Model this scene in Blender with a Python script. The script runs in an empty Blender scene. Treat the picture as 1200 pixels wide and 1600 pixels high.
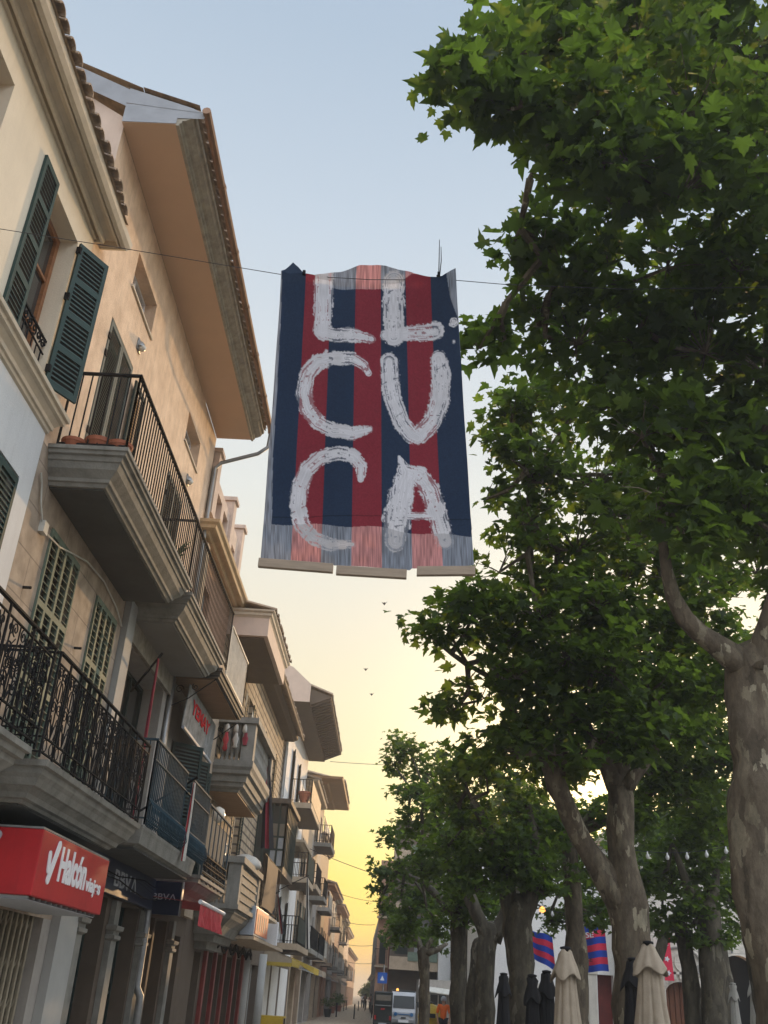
import bpy, math, random
import numpy as np
from mathutils import Vector, Matrix, Euler

scene = bpy.context.scene
C = scene.collection
R = math.radians
random.seed(7)
rng = np.random.default_rng(7)

# ------------------------------------------------------------------ camera
cam_d = bpy.data.cameras.new('camera')
cam = bpy.data.objects.new('camera', cam_d)
C.objects.link(cam)
scene.camera = cam
cam_d.sensor_fit = 'VERTICAL'
cam_d.sensor_height = 36.0
cam_d.lens = 1500 / 1600 * 36.0
cam_d.clip_start = 0.05
cam_d.clip_end = 3000
cam.location = (0, 0, 1.6)
cam.rotation_euler = (Matrix.Rotation(R(1.69), 4, 'Z') @ Matrix.Rotation(R(90 + 26.73), 4, 'X') @ Matrix.Rotation(R(3.75), 4, 'Z')).to_euler()
scene.render.resolution_x = 768
scene.render.resolution_y = 1024

# ------------------------------------------------------------------ light
scene.view_settings.view_transform = 'Standard'
scene.view_settings.look = 'None'
scene.view_settings.gamma = 1.0
scene.view_settings.exposure = 0.38
SUN_AZ, SUN_EL = 14.0, 10.0            # degrees right of the street direction (+Y), above the horizon
world = bpy.data.worlds.new('World')
scene.world = world
world.use_nodes = True
nt = world.node_tree
nt.nodes.clear()
def wn(t, **k):
    n = nt.nodes.new(t)
    for a, b in k.items(): setattr(n, a, b)
    return n
def srgb(r, g, b, k=1.0):
    f = lambda c: ((c / 255 + 0.055) / 1.055) ** 2.4 if c > 10 else c / 255 / 12.92
    return (f(r) * k, f(g) * k, f(b) * k, 1)
out = wn('ShaderNodeOutputWorld'); bg = wn('ShaderNodeBackground')
sky = wn('ShaderNodeTexSky', sky_type='NISHITA', sun_disc=False)
sky.sun_elevation = R(SUN_EL); sky.sun_rotation = R(SUN_AZ)
sky.air_density = 1.2; sky.dust_density = 2.5
tc = wn('ShaderNodeTexCoord'); sep = wn('ShaderNodeSeparateXYZ')
nt.links.new(tc.outputs['Generated'], sep.inputs[0])
ramp = wn('ShaderNodeValToRGB')
nt.links.new(sep.outputs['Z'], ramp.inputs[0])
stops = [(0.0, (240, 176, 84)), (0.03, (253, 196, 74)), (0.06, (255, 215, 78)), (0.10, (252, 224, 104)), (0.155, (242, 228, 158)), (0.225, (232, 222, 184)),
         (0.34, (229, 223, 204)), (0.46, (220, 223, 219)), (0.57, (206, 214, 220)), (0.68, (191, 204, 217)), (0.80, (172, 189, 207)), (1.0, (150, 172, 202))]
el = ramp.color_ramp.elements
while len(el) < len(stops): el.new(0.5)
for e, (p, c) in zip(el, stops): e.position = p; e.color = srgb(*c, 0.93)
# warm glow around the sun
sdir = (math.sin(R(SUN_AZ)) * math.cos(R(SUN_EL)), math.cos(R(SUN_AZ)) * math.cos(R(SUN_EL)), math.sin(R(SUN_EL)))
dot = wn('ShaderNodeVectorMath', operation='DOT_PRODUCT')
nrm = wn('ShaderNodeVectorMath', operation='NORMALIZE')
nt.links.new(tc.outputs['Generated'], nrm.inputs[0])
nt.links.new(nrm.outputs[0], dot.inputs[0]); dot.inputs[1].default_value = sdir
mx = wn('ShaderNodeMath', operation='MAXIMUM'); nt.links.new(dot.outputs['Value'], mx.inputs[0]); mx.inputs[1].default_value = 0
pw = wn('ShaderNodeMath', operation='POWER'); nt.links.new(mx.outputs[0], pw.inputs[0]); pw.inputs[1].default_value = 70
gl = wn('ShaderNodeMix', data_type='RGBA', blend_type='ADD'); gl.inputs[0].default_value = 1
gcol = wn('ShaderNodeVectorMath', operation='SCALE'); gcol.inputs[0].default_value = (1.6, 1.15, 0.55)
nt.links.new(pw.outputs[0], gcol.inputs['Scale'])
nt.links.new(ramp.outputs[0], gl.inputs[6]); nt.links.new(gcol.outputs[0], gl.inputs[7])
# the open sky over the square behind and to the right of the photographer is brighter
b1 = wn('ShaderNodeMath', operation='MULTIPLY_ADD'); nt.links.new(sep.outputs['Y'], b1.inputs[0]); b1.inputs[1].default_value = -1.0; b1.inputs[2].default_value = 0.25
b2 = wn('ShaderNodeMath', operation='MULTIPLY_ADD'); nt.links.new(sep.outputs['X'], b2.inputs[0]); b2.inputs[1].default_value = 0.7; nt.links.new(b1.outputs[0], b2.inputs[2])
b3 = wn('ShaderNodeMapRange', interpolation_type='SMOOTHSTEP'); nt.links.new(b2.outputs[0], b3.inputs[0])
b3.inputs[1].default_value = 0.0; b3.inputs[2].default_value = 1.0; b3.inputs[3].default_value = 0.0; b3.inputs[4].default_value = 1.0
ramp2 = wn('ShaderNodeValToRGB'); nt.links.new(sep.outputs['Z'], ramp2.inputs[0])
stops2 = [(0.0, (0.20, 0.20, 0.21)), (0.2, (0.40, 0.41, 0.43)), (0.42, (0.74, 0.78, 0.84)), (0.62, (0.95, 1.0, 1.10)), (1.0, (0.62, 0.70, 0.84))]
el = ramp2.color_ramp.elements
while len(el) < len(stops2): el.new(0.5)
for e, (p, c) in zip(el, stops2): e.position = p; e.color = (*c, 1)
bk = wn('ShaderNodeVectorMath', operation='SCALE'); nt.links.new(ramp2.outputs[0], bk.inputs[0]); bk.inputs['Scale'].default_value = 2.15
sc_ = wn('ShaderNodeMix', data_type='RGBA'); nt.links.new(b3.outputs[0], sc_.inputs[0]); nt.links.new(gl.outputs[2], sc_.inputs[6]); nt.links.new(bk.outputs[0], sc_.inputs[7])
ns = wn('ShaderNodeVectorMath', operation='SCALE'); nt.links.new(sky.outputs[0], ns.inputs[0]); ns.inputs['Scale'].default_value = 0.07
mixs = wn('ShaderNodeMix', data_type='RGBA'); mixs.inputs[0].default_value = 0.08
nt.links.new(sc_.outputs[2], mixs.inputs[6]); nt.links.new(ns.outputs[0], mixs.inputs[7])
nt.links.new(mixs.outputs[2], bg.inputs[0]); bg.inputs[1].default_value = 1.0
nt.links.new(bg.outputs[0], out.inputs[0])

sun_d = bpy.data.lights.new('sun', 'SUN'); sun = bpy.data.objects.new('sun', sun_d); C.objects.link(sun)
sun_d.energy = 2.2; sun_d.angle = R(0.5); sun_d.color = (1.0, 0.62, 0.30)
sun.rotation_euler = Vector(sdir).to_track_quat('Z', 'Y').to_euler()

# ------------------------------------------------------------------ materials
def material(name, col, rough=0.8, var=0.12, scale=3.0, bump=0.0, bscale=40.0, metal=0.0, col2=None, spec=0.3, stretch=(1, 1, 1), emit=None, streak=0.0):
    m = bpy.data.materials.new(name); m.use_nodes = True
    t = m.node_tree; p = t.nodes['Principled BSDF']
    p.inputs['Roughness'].default_value = rough; p.inputs['Metallic'].default_value = metal
    p.inputs['Specular IOR Level'].default_value = spec
    g = t.nodes.new('ShaderNodeTexCoord'); mp = t.nodes.new('ShaderNodeMapping'); mp.inputs['Scale'].default_value = stretch
    t.links.new(g.outputs['Object'], mp.inputs[0])
    n = t.nodes.new('ShaderNodeTexNoise'); n.inputs['Scale'].default_value = scale; n.inputs['Detail'].default_value = 6; n.inputs['Roughness'].default_value = 0.65
    t.links.new(mp.outputs[0], n.inputs[0])
    r = t.nodes.new('ShaderNodeValToRGB')
    a = [max(0, c * (1 - var)) for c in col]; b = [min(1, c * (1 + var)) for c in (col2 or col)]
    r.color_ramp.elements[0].position = 0.32; r.color_ramp.elements[1].position = 0.68
    r.color_ramp.elements[0].color = (*a, 1); r.color_ramp.elements[1].color = (*b, 1)
    t.links.new(n.outputs[0], r.inputs[0])
    last = r.outputs[0]
    if streak:
        mp2 = t.nodes.new('ShaderNodeMapping'); mp2.inputs['Scale'].default_value = (5, 5, 0.5)
        t.links.new(g.outputs['Object'], mp2.inputs[0])
        n2 = t.nodes.new('ShaderNodeTexNoise'); n2.inputs['Scale'].default_value = 1.6; n2.inputs['Detail'].default_value = 8; n2.inputs['Roughness'].default_value = 0.7
        t.links.new(mp2.outputs[0], n2.inputs[0])
        r2 = t.nodes.new('ShaderNodeMapRange'); r2.inputs[1].default_value = 0.5; r2.inputs[2].default_value = 0.8; r2.inputs[3].default_value = 1.0; r2.inputs[4].default_value = 1.0 - streak
        t.links.new(n2.outputs[0], r2.inputs[0])
        vm = t.nodes.new('ShaderNodeVectorMath'); vm.operation = 'SCALE'
        t.links.new(last, vm.inputs[0]); t.links.new(r2.outputs[0], vm.inputs['Scale'])
        last = vm.outputs[0]
    t.links.new(last, p.inputs['Base Color'])
    if bump:
        n3 = t.nodes.new('ShaderNodeTexNoise'); n3.inputs['Scale'].default_value = bscale; n3.inputs['Detail'].default_value = 5
        t.links.new(mp.outputs[0], n3.inputs[0])
        bp = t.nodes.new('ShaderNodeBump'); bp.inputs['Strength'].default_value = bump; bp.inputs['Distance'].default_value = 0.02
        t.links.new(n3.outputs[0], bp.inputs['Height']); t.links.new(bp.outputs[0], p.inputs['Normal'])
    if emit:
        p.inputs['Emission Color'].default_value = (*emit[0], 1); p.inputs['Emission Strength'].default_value = emit[1]
    return m
M = {}
M['leafy'] = material('green blades', (0.06, 0.12, 0.04), var=0.4, scale=12)
M['cream'] = material('cream plaster', (0.72, 0.64, 0.50), var=0.06, scale=1.2, bump=0.15, streak=0.10)
M['white_wall'] = material('pale plaster', (0.66, 0.67, 0.66), var=0.06, scale=1.0, bump=0.15, streak=0.12)
M['trim'] = material('cream moulding', (0.60, 0.52, 0.40), var=0.08, scale=3, bump=0.1, streak=0.15)
M['orange'] = material('apricot plaster', (0.70, 0.50, 0.34), var=0.13, scale=2.2, bump=0.35, bscale=18, streak=0.26, col2=(0.74, 0.56, 0.40))
M['soffit'] = material('apricot soffit', (0.62, 0.43, 0.29), var=0.05, scale=1.0)
M['pinkwall'] = material('pale gable plaster', (0.60, 0.47, 0.38), var=0.07, streak=0.1)
M['greymould'] = material('weathered moulding', (0.34, 0.31, 0.25), var=0.25, scale=5, bump=0.3, streak=0.35)
M['slab'] = material('weathered balcony stone', (0.215, 0.212, 0.19), var=0.22, scale=3, bump=0.3, streak=0.4)
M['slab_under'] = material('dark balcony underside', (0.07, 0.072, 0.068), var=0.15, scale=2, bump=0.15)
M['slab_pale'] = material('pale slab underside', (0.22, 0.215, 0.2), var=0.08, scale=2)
M['tile'] = material('clay roof tile', (0.30, 0.23, 0.17), var=0.35, scale=6, bump=0.4, col2=(0.34, 0.25, 0.17))
M['suntinted'] = material('copper gutter', (0.26, 0.15, 0.09), var=0.2, rough=0.45, metal=0.5)  # orange sunlight on the gutter is put into its metal colour
M['zinc'] = material('zinc pipe', (0.30, 0.31, 0.31), var=0.2, rough=0.5, metal=0.6)
M['greyflash'] = material('grey verge board', (0.33, 0.35, 0.38), var=0.1)
M['green'] = material('dark green shutter paint', (0.030, 0.060, 0.055), var=0.15, rough=0.6, spec=0.2)
M['sage'] = material('sage green shutter paint', (0.13, 0.175, 0.135), var=0.2, rough=0.7, scale=8, spec=0.15)
M['dgreen'] = material('very dark green paint', (0.02, 0.035, 0.032), var=0.2, rough=0.7, spec=0.15)
M['gate'] = material('dusty beige gate paint', (0.26, 0.23, 0.17), var=0.2, scale=6, streak=0.3)
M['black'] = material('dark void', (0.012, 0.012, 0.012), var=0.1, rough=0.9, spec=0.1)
M['iron'] = material('wrought iron', (0.014, 0.014, 0.015), var=0.25, rough=0.8, scale=20, spec=0.08)
M['bluerail'] = material('blue grey iron paint', (0.035, 0.065, 0.085), var=0.2, rough=0.8, spec=0.08)
M['whiterail'] = material('white rail paint', (0.55, 0.54, 0.48), var=0.15, rough=0.5)
M['wood'] = material('varnished brown wood', (0.30, 0.13, 0.055), var=0.3, scale=3, stretch=(1, 1, 8), rough=0.5)
M['woodbeam'] = material('plank soffit wood', (0.28, 0.17, 0.09), var=0.3, scale=3, stretch=(0.5, 6, 1), rough=0.7)
M['stonewall'] = material('pinkish ashlar stone', (0.48, 0.38, 0.28), var=0.12, scale=1.5, bump=0.35, bscale=12, streak=0.25)
M['greyash'] = material('rough grey ashlar', (0.28, 0.26, 0.22), var=0.3, scale=5, bump=0.9, bscale=9, streak=0.2)
M['parapet'] = material('pink parapet plaster', (0.58, 0.46, 0.38), var=0.15, scale=3, streak=0.3)
M['ochre'] = material('ochre moulding', (0.58, 0.42, 0.25), var=0.12, streak=0.2)
M['red'] = material('red sign panel', (0.40, 0.018, 0.022), var=0.14, rough=0.45, scale=2.5, streak=0.22)
M['navy'] = material('navy sign panel', (0.008, 0.014, 0.04), var=0.1, rough=0.4)
M['whitep'] = material('white sign lettering', (0.75, 0.76, 0.78), var=0.03, rough=0.5)
M['greyp'] = material('pale grey lettering', (0.38, 0.40, 0.44), var=0.03, rough=0.5)
M['pot'] = material('terracotta pot', (0.33, 0.11, 0.06), var=0.2)
M['lamp'] = material('frosted lamp glass', (0.62, 0.58, 0.50), var=0.05, rough=0.3)
M['beigefab'] = material('beige canvas', (0.36, 0.30, 0.225), var=0.1, scale=8, bump=0.2, bscale=60, streak=0.12)
M['blackfab'] = material('black canvas', (0.012, 0.012, 0.014), var=0.2, rough=0.85)
M['whitefab'] = material('off white canvas', (0.52, 0.50, 0.45), var=0.1, streak=0.12)
M['pinkfab'] = material('red awning canvas', (0.45, 0.05, 0.06), var=0.2, scale=10, rough=0.7)
M['yellowfab'] = material('yellow awning canvas', (0.45, 0.33, 0.05), var=0.15, rough=0.7)
M['yellow'] = material('yellow plastic', (0.50, 0.34, 0.03), var=0.15, rough=0.4)
M['redflat'] = material('matt red lettering', (0.45, 0.04, 0.05), rough=1.0, spec=0.0)
M['redlens'] = material('red lamp lens', (0.30, 0.015, 0.015), var=0.1, rough=0.3)
M['orangesign'] = material('orange sign face', (0.55, 0.13, 0.045), var=0.2, scale=3, stretch=(1, 6, 0.4), rough=0.4)
M['palemetal'] = material('pale blue grey sheet', (0.36, 0.40, 0.45), var=0.08, rough=0.4)
M['redframe'] = material('dark red shopfront paint', (0.20, 0.04, 0.035), var=0.25, rough=0.45)
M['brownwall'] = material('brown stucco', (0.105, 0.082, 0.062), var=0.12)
M['tanwall'] = material('tan plaster', (0.40, 0.32, 0.23), var=0.15, streak=0.25)
M['rosewall'] = material('rose plaster', (0.45, 0.27, 0.18), var=0.15, streak=0.25)
M['greywall'] = material('grey plaster', (0.34, 0.32, 0.29), var=0.12, streak=0.25)
M['brightwall'] = material('white lime render', (0.86, 0.84, 0.80), var=0.05, streak=0.08)
M['churchstone'] = material('pale limestone', (0.70, 0.65, 0.56), var=0.12, scale=1.5, bump=0.3, bscale=10, streak=0.25)
M['door'] = material('brown timber door', (0.16, 0.06, 0.03), var=0.25, stretch=(6, 6, 0.6), rough=0.6)
M['flagblue'] = material('royal blue cloth', (0.02, 0.07, 0.45), var=0.1)
M['flagred'] = material('crimson cloth', (0.75, 0.04, 0.09), var=0.1)
M['winered'] = material('wine red cloth', (0.22, 0.02, 0.035), var=0.2)
M['greydoor'] = material('grey green louvre paint', (0.13, 0.14, 0.12), var=0.15, rough=0.7)
M['skin'] = material('skin', (0.42, 0.24, 0.16), var=0.05, rough=0.6)
M['darkcloth'] = material('dark clothing', (0.02, 0.02, 0.025), var=0.2)
M['orangecloth'] = material('orange work shirt', (0.75, 0.14, 0.02), var=0.1)
M['rubber'] = material('tyre rubber', (0.015, 0.015, 0.015), var=0.1)
M['carwhite'] = material('white vehicle paint', (0.46, 0.48, 0.50), var=0.03, rough=0.3)
M['cardark'] = material('dark vehicle paint', (0.02, 0.025, 0.025), var=0.1, rough=0.35)
M['blueglow'] = material('blue headlight ring', (0.03, 0.15, 0.35), var=0.05, rough=0.3)
M['signblue'] = material('blue traffic sign', (0.02, 0.10, 0.40), var=0.05, rough=0.4)
M['amber'] = material('amber lamp', (0.9, 0.35, 0.05), emit=((1.0, 0.42, 0.10), 1.5))
M['warmlit'] = material('warm lit lamp', (0.9, 0.5, 0.2), emit=((1.0, 0.55, 0.25), 2.0))
M['bulb'] = material('clear bulb', (0.75, 0.75, 0.72), var=0.02, rough=0.2)
M['slatwood'] = material('raw pine batten', (0.30, 0.24, 0.18), var=0.15, stretch=(1, 8, 8), scale=4)
M['wire'] = material('dark wire', (0.05, 0.05, 0.055), var=0.1)
M['paintw'] = material('white door paint', (0.36, 0.365, 0.35), var=0.06)
def glass(name, col=(0.03, 0.035, 0.035), rough=0.08):
    m = material(name, col, rough=rough, var=0.2, scale=1.0); m.node_tree.nodes['Principled BSDF'].inputs['Specular IOR Level'].default_value = 0.6
    return m
M['glass'] = glass('dark window glass'); M['curtain'] = glass('curtained window glass', (0.16, 0.14, 0.11), 0.2); M['palepane'] = glass('pane with painted sky reflection', (0.30, 0.32, 0.34), 0.15); M['dimpane'] = material('matt grey glass panel', (0.22, 0.23, 0.23), rough=1.0, var=0.35, scale=4, spec=0.0)  # palepane has the sky's reflection put into its pale base colour
def bricky(name, c1, c2, mortar, w, h, rough=0.9, msize=0.02, axis='YZ', bump=0.5):
    m = material(name, c1, rough=rough); t = m.node_tree; p = t.nodes['Principled BSDF']
    g = t.nodes.new('ShaderNodeTexCoord'); s = t.nodes.new('ShaderNodeSeparateXYZ'); cb = t.nodes.new('ShaderNodeCombineXYZ')
    t.links.new(g.outputs['Object'], s.inputs[0])
    t.links.new(s.outputs[axis[0]], cb.inputs[0]); t.links.new(s.outputs[axis[1]], cb.inputs[1])
    b = t.nodes.new('ShaderNodeTexBrick'); t.links.new(cb.outputs[0], b.inputs[0])
    b.inputs['Scale'].default_value = 1; b.inputs['Brick Width'].default_value = w; b.inputs['Row Height'].default_value = h
    b.inputs['Mortar Size'].default_value = msize; b.inputs['Mortar Smooth'].default_value = 0.3
    b.inputs['Color1'].default_value = (*c1, 1); b.inputs['Color2'].default_value = (*c2, 1); b.inputs['Mortar'].default_value = (*mortar, 1)
    n = t.nodes.new('ShaderNodeTexNoise'); n.inputs['Scale'].default_value = 4; n.inputs['Detail'].default_value = 8
    t.links.new(g.outputs['Object'], n.inputs[0])
    mr = t.nodes.new('ShaderNodeMapRange'); mr.inputs[1].default_value = 0.3; mr.inputs[2].default_value = 0.7; mr.inputs[3].default_value = 0.7; mr.inputs[4].default_value = 1.2
    t.links.new(n.outputs[0], mr.inputs[0])
    vm = t.nodes.new('ShaderNodeVectorMath'); vm.operation = 'SCALE'; t.links.new(b.outputs[0], vm.inputs[0]); t.links.new(mr.outputs[0], vm.inputs['Scale'])
    t.links.new(vm.outputs[0], p.inputs['Base Color'])
    bp = t.nodes.new('ShaderNodeBump'); bp.inputs['Strength'].default_value = bump; bp.inputs['Distance'].default_value = 0.02; bp.invert = True
    t.links.new(b.outputs['Fac'], bp.inputs['Height']); t.links.new(bp.outputs[0], p.inputs['Normal'])
    return m
M['striped'] = bricky('coursed ochre stone', (0.46, 0.36, 0.25), (0.37, 0.30, 0.21), (0.10, 0.08, 0.065), 1.1, 0.24, msize=0.035)
M['ashlar'] = bricky('large ashlar blocks', (0.42, 0.34, 0.26), (0.37, 0.30, 0.23), (0.26, 0.21, 0.17), 1.0, 0.55, msize=0.01)
M['church'] = bricky('limestone blocks', (0.74, 0.69, 0.60), (0.67, 0.62, 0.54), (0.48, 0.44, 0.38), 0.9, 0.4, msize=0.012, axis='XZ')
M['paving'] = bricky('street paving', (0.52, 0.42, 0.31), (0.45, 0.37, 0.27), (0.26, 0.21, 0.16), 0.8, 0.4, msize=0.015, axis='XY', rough=0.6, bump=0.3)
M['groundm'] = bricky('square paving', (0.14, 0.13, 0.115), (0.12, 0.11, 0.10), (0.07, 0.065, 0.06), 1.2, 0.6, msize=0.012, axis='XY', bump=0.3)

def bark_material(name, a, b, c):
    m = bpy.data.materials.new(name); m.use_nodes = True; t = m.node_tree; p = t.nodes['Principled BSDF']; p.inputs['Roughness'].default_value = 0.85; p.inputs['Specular IOR Level'].default_value = 0.2
    g = t.nodes.new('ShaderNodeTexCoord'); mp = t.nodes.new('ShaderNodeMapping'); mp.inputs['Scale'].default_value = (1, 1, 0.38); t.links.new(g.outputs['Object'], mp.inputs[0])
    nz = t.nodes.new('ShaderNodeTexNoise'); nz.inputs['Scale'].default_value = 11; nz.inputs['Detail'].default_value = 7; t.links.new(mp.outputs[0], nz.inputs[0])
    mixv = t.nodes.new('ShaderNodeMix'); mixv.data_type = 'VECTOR'; mixv.inputs[0].default_value = 0.17
    t.links.new(mp.outputs[0], mixv.inputs[4]); t.links.new(nz.outputs[1], mixv.inputs[5])
    v = t.nodes.new('ShaderNodeTexVoronoi'); v.inputs['Scale'].default_value = 13; t.links.new(mixv.outputs[1], v.inputs[0])
    r = t.nodes.new('ShaderNodeValToRGB'); r.color_ramp.interpolation = 'CONSTANT'
    cols = [(0, a), (0.30, tuple((x * 2 + y) / 3 for x, y in zip(a, b))), (0.5, a), (0.66, b), (0.78, tuple(x * .9 for x in a)), (0.88, c), (0.94, tuple(x * 0.7 for x in a))]
    e = r.color_ramp.elements
    while len(e) < len(cols): e.new(0.5)
    for q, (ps, cc) in zip(e, cols): q.position = ps; q.color = (*cc, 1)
    sx = t.nodes.new('ShaderNodeSeparateXYZ'); t.links.new(v.outputs['Color'], sx.inputs[0]); t.links.new(sx.outputs[0], r.inputs[0])
    n2 = t.nodes.new('ShaderNodeTexNoise'); n2.inputs['Scale'].default_value = 9; n2.inputs['Detail'].default_value = 12; n2.inputs['Roughness'].default_value = 0.7; t.links.new(mp.outputs[0], n2.inputs[0])
    mr = t.nodes.new('ShaderNodeMapRange'); mr.inputs[1].default_value = 0.3; mr.inputs[2].default_value = 0.7; mr.inputs[3].default_value = 0.5; mr.inputs[4].default_value = 1.5; t.links.new(n2.outputs[0], mr.inputs[0])
    vm = t.nodes.new('ShaderNodeVectorMath'); vm.operation = 'SCALE'; t.links.new(r.outputs[0], vm.inputs[0]); t.links.new(mr.outputs[0], vm.inputs['Scale']); t.links.new(vm.outputs[0], p.inputs['Base Color'])
    bp = t.nodes.new('ShaderNodeBump'); bp.inputs['Strength'].default_value = 0.7; bp.inputs['Distance'].default_value = 0.03; t.links.new(n2.outputs[0], bp.inputs['Height']); t.links.new(bp.outputs[0], p.inputs['Normal'])
    return m
M['bark'] = bark_material('plane tree bark', (0.11, 0.088, 0.062), (0.17, 0.145, 0.10), (0.27, 0.24, 0.17))
M['barkd'] = bark_material('old plane tree bark', (0.075, 0.065, 0.047), (0.11, 0.095, 0.065), (0.16, 0.145, 0.11))
def leaf_material(name, dif, tr, mixf=0.5):
    m = bpy.data.materials.new(name); m.use_nodes = True; t = m.node_tree; t.nodes.clear()
    o = t.nodes.new('ShaderNodeOutputMaterial'); at = t.nodes.new('ShaderNodeAttribute'); at.attribute_name = 'tint'
    def sc(col):
        r = t.nodes.new('ShaderNodeValToRGB'); e = r.color_ramp.elements
        e[0].color = (*[c * 0.5 for c in col], 1); e[1].color = (min(1, col[0] * 1.6), min(1, col[1] * 1.4), col[2] * 1.1, 1); t.links.new(at.outputs['Fac'], r.inputs[0]); return r.outputs[0]
    p = t.nodes.new('ShaderNodeBsdfPrincipled'); p.inputs['Roughness'].default_value = 0.55; p.inputs['Specular IOR Level'].default_value = 0.35
    t.links.new(sc(dif), p.inputs['Base Color'])
    tl = t.nodes.new('ShaderNodeBsdfTranslucent'); t.links.new(sc(tr), tl.inputs[0])
    mx_ = t.nodes.new('ShaderNodeMixShader'); mx_.inputs[0].default_value = mixf
    t.links.new(p.outputs[0], mx_.inputs[1]); t.links.new(tl.outputs[0], mx_.inputs[2]); t.links.new(mx_.outputs[0], o.inputs[0])
    return m
M['leaf'] = leaf_material('plane leaves', (0.044, 0.086, 0.026), (0.18, 0.31, 0.032), 0.52)
M['leaf2'] = leaf_material('round tree and tub leaves', (0.045, 0.085, 0.027), (0.16, 0.27, 0.03), 0.55)  # slightly lower translucent tint, for the round tree and potted plants

# ------------------------------------------------------------------ helpers
ORG = {}
def thing(name, label, cat, loc=(0, 0, 0), group=None, kind=None):
    o = bpy.data.objects.new(name, None); C.objects.link(o); o.location = loc; o.empty_display_size = 0.3
    ORG[o.name] = Vector(loc); o['label'] = label; o['category'] = cat
    if group: o['group'] = group
    if kind: o['kind'] = kind
    return o
def tag(o, label=None, cat=None, group=None, kind=None):
    if label: o['label'] = label
    if cat: o['category'] = cat
    if group: o['group'] = group
    if kind: o['kind'] = kind
    return o
class MB:
    def __init__(s): s.v = []; s.f = []
    def add(s, vs, fs):
        b = len(s.v); s.v += [tuple(p) for p in vs]; s.f += [tuple(b + i for i in f) for f in fs]; return s
    def box(s, x0, x1, y0, y1, z0, z1):
        if x0 > x1: x0, x1 = x1, x0
        if y0 > y1: y0, y1 = y1, y0
        if z0 > z1: z0, z1 = z1, z0
        return s.add([(x0, y0, z0), (x1, y0, z0), (x1, y1, z0), (x0, y1, z0), (x0, y0, z1), (x1, y0, z1), (x1, y1, z1), (x0, y1, z1)],
                     [(0, 3, 2, 1), (4, 5, 6, 7), (0, 1, 5, 4), (1, 2, 6, 5), (2, 3, 7, 6), (3, 0, 4, 7)])
    def obox(s, o, u, v, w):          # oriented box from a corner and three edge vectors
        o, u, v, w = map(Vector, (o, u, v, w))
        P = [o, o + u, o + u + v, o + v]; P += [q + w for q in P]
        return s.add(P, [(0, 3, 2, 1), (4, 5, 6, 7), (0, 1, 5, 4), (1, 2, 6, 5), (2, 3, 7, 6), (3, 0, 4, 7)])
    def quad(s, a, b, c, d): return s.add([a, b, c, d], [(0, 1, 2, 3)])
    def tube(s, pts, r, n=6, cap=True, noise_=0.0):
        pts = [Vector(p) for p in pts]; rs = r if isinstance(r, (list, tuple)) else [r] * len(pts)
        vs = []; fs = []; prev = None
        for i, p in enumerate(pts):
            d = (pts[min(i + 1, len(pts) - 1)] - pts[max(i - 1, 0)])
            if d.length < 1e-6: d = Vector((0, 0, 1))
            d.normalize()
            if prev is None:
                a = d.cross(Vector((0, 0, 1)) if abs(d.z) < 0.9 else Vector((1, 0, 0))).normalized()
            else:
                a = (prev - d * prev.dot(d)).normalized()
            prev = a; b = d.cross(a)
            for k in range(n):
                t = 2 * math.pi * k / n
                rr = rs[i] * (1 + (noise_ * (math.sin(3 * t + i * 0.7) * 0.6 + math.sin(5 * t - i * 0.45) * 0.4 + random.uniform(-.5, .5)) if noise_ else 0))
                vs.append(p + (a * math.cos(t) + b * math.sin(t)) * rr)
        for i in range(len(pts) - 1):
            for k in range(n): fs.append((i * n + k, i * n + (k + 1) % n, (i + 1) * n + (k + 1) % n, (i + 1) * n + k))
        if cap: fs.append(tuple(range(n))[::-1]); fs.append(tuple((len(pts) - 1) * n + k for k in range(n)))
        return s.add(vs, fs)
    def lathe(s, prof, cx, cy, n=12, fold=0.0, nf=8):
        vs = []; fs = []
        for (r, z) in prof:
            for k in range(n):
                t = 2 * math.pi * k / n; rr = r * (1 + fold * math.sin(nf * t + z * 1.5))
                vs.append((cx + rr * math.cos(t), cy + rr * math.sin(t), z))
        m = len(prof)
        for i in range(m - 1):
            for k in range(n): fs.append((i * n + k, i * n + (k + 1) % n, (i + 1) * n + (k + 1) % n, (i + 1) * n + k))
        fs.append(tuple(range(n))[::-1]); fs.append(tuple((m - 1) * n + k for k in range(n)))
        return s.add(vs, fs)
    def loft(s, x0, x1, y0, y1, prof):   # stacked moulded rectangle against a wall at x0: prof = [(z, outset)]
        vs = []; fs = []
        for (z, o) in prof: vs += [(x0, y0 - o, z), (x1 + o, y0 - o, z), (x1 + o, y1 + o, z), (x0, y1 + o, z)]
        for i in range(len(prof) - 1):
            for k in range(4): fs.append((4 * i + k, 4 * i + (k + 1) % 4, 4 * i + 4 + (k + 1) % 4, 4 * i + 4 + k))
        fs.append((3, 2, 1, 0)); b = 4 * (len(prof) - 1); fs.append((b, b + 1, b + 2, b + 3))
        return s.add(vs, fs)
    def extr(s, prof, y0, y1):           # closed (x,z) profile along y
        n = len(prof)
        vs = [(x, y0, z) for x, z in prof] + [(x, y1, z) for x, z in prof]
        fs = [(k, (k + 1) % n, n + (k + 1) % n, n + k) for k in range(n)] + [tuple(range(n))[::-1], tuple(range(n, 2 * n))]
        return s.add(vs, fs)
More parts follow.
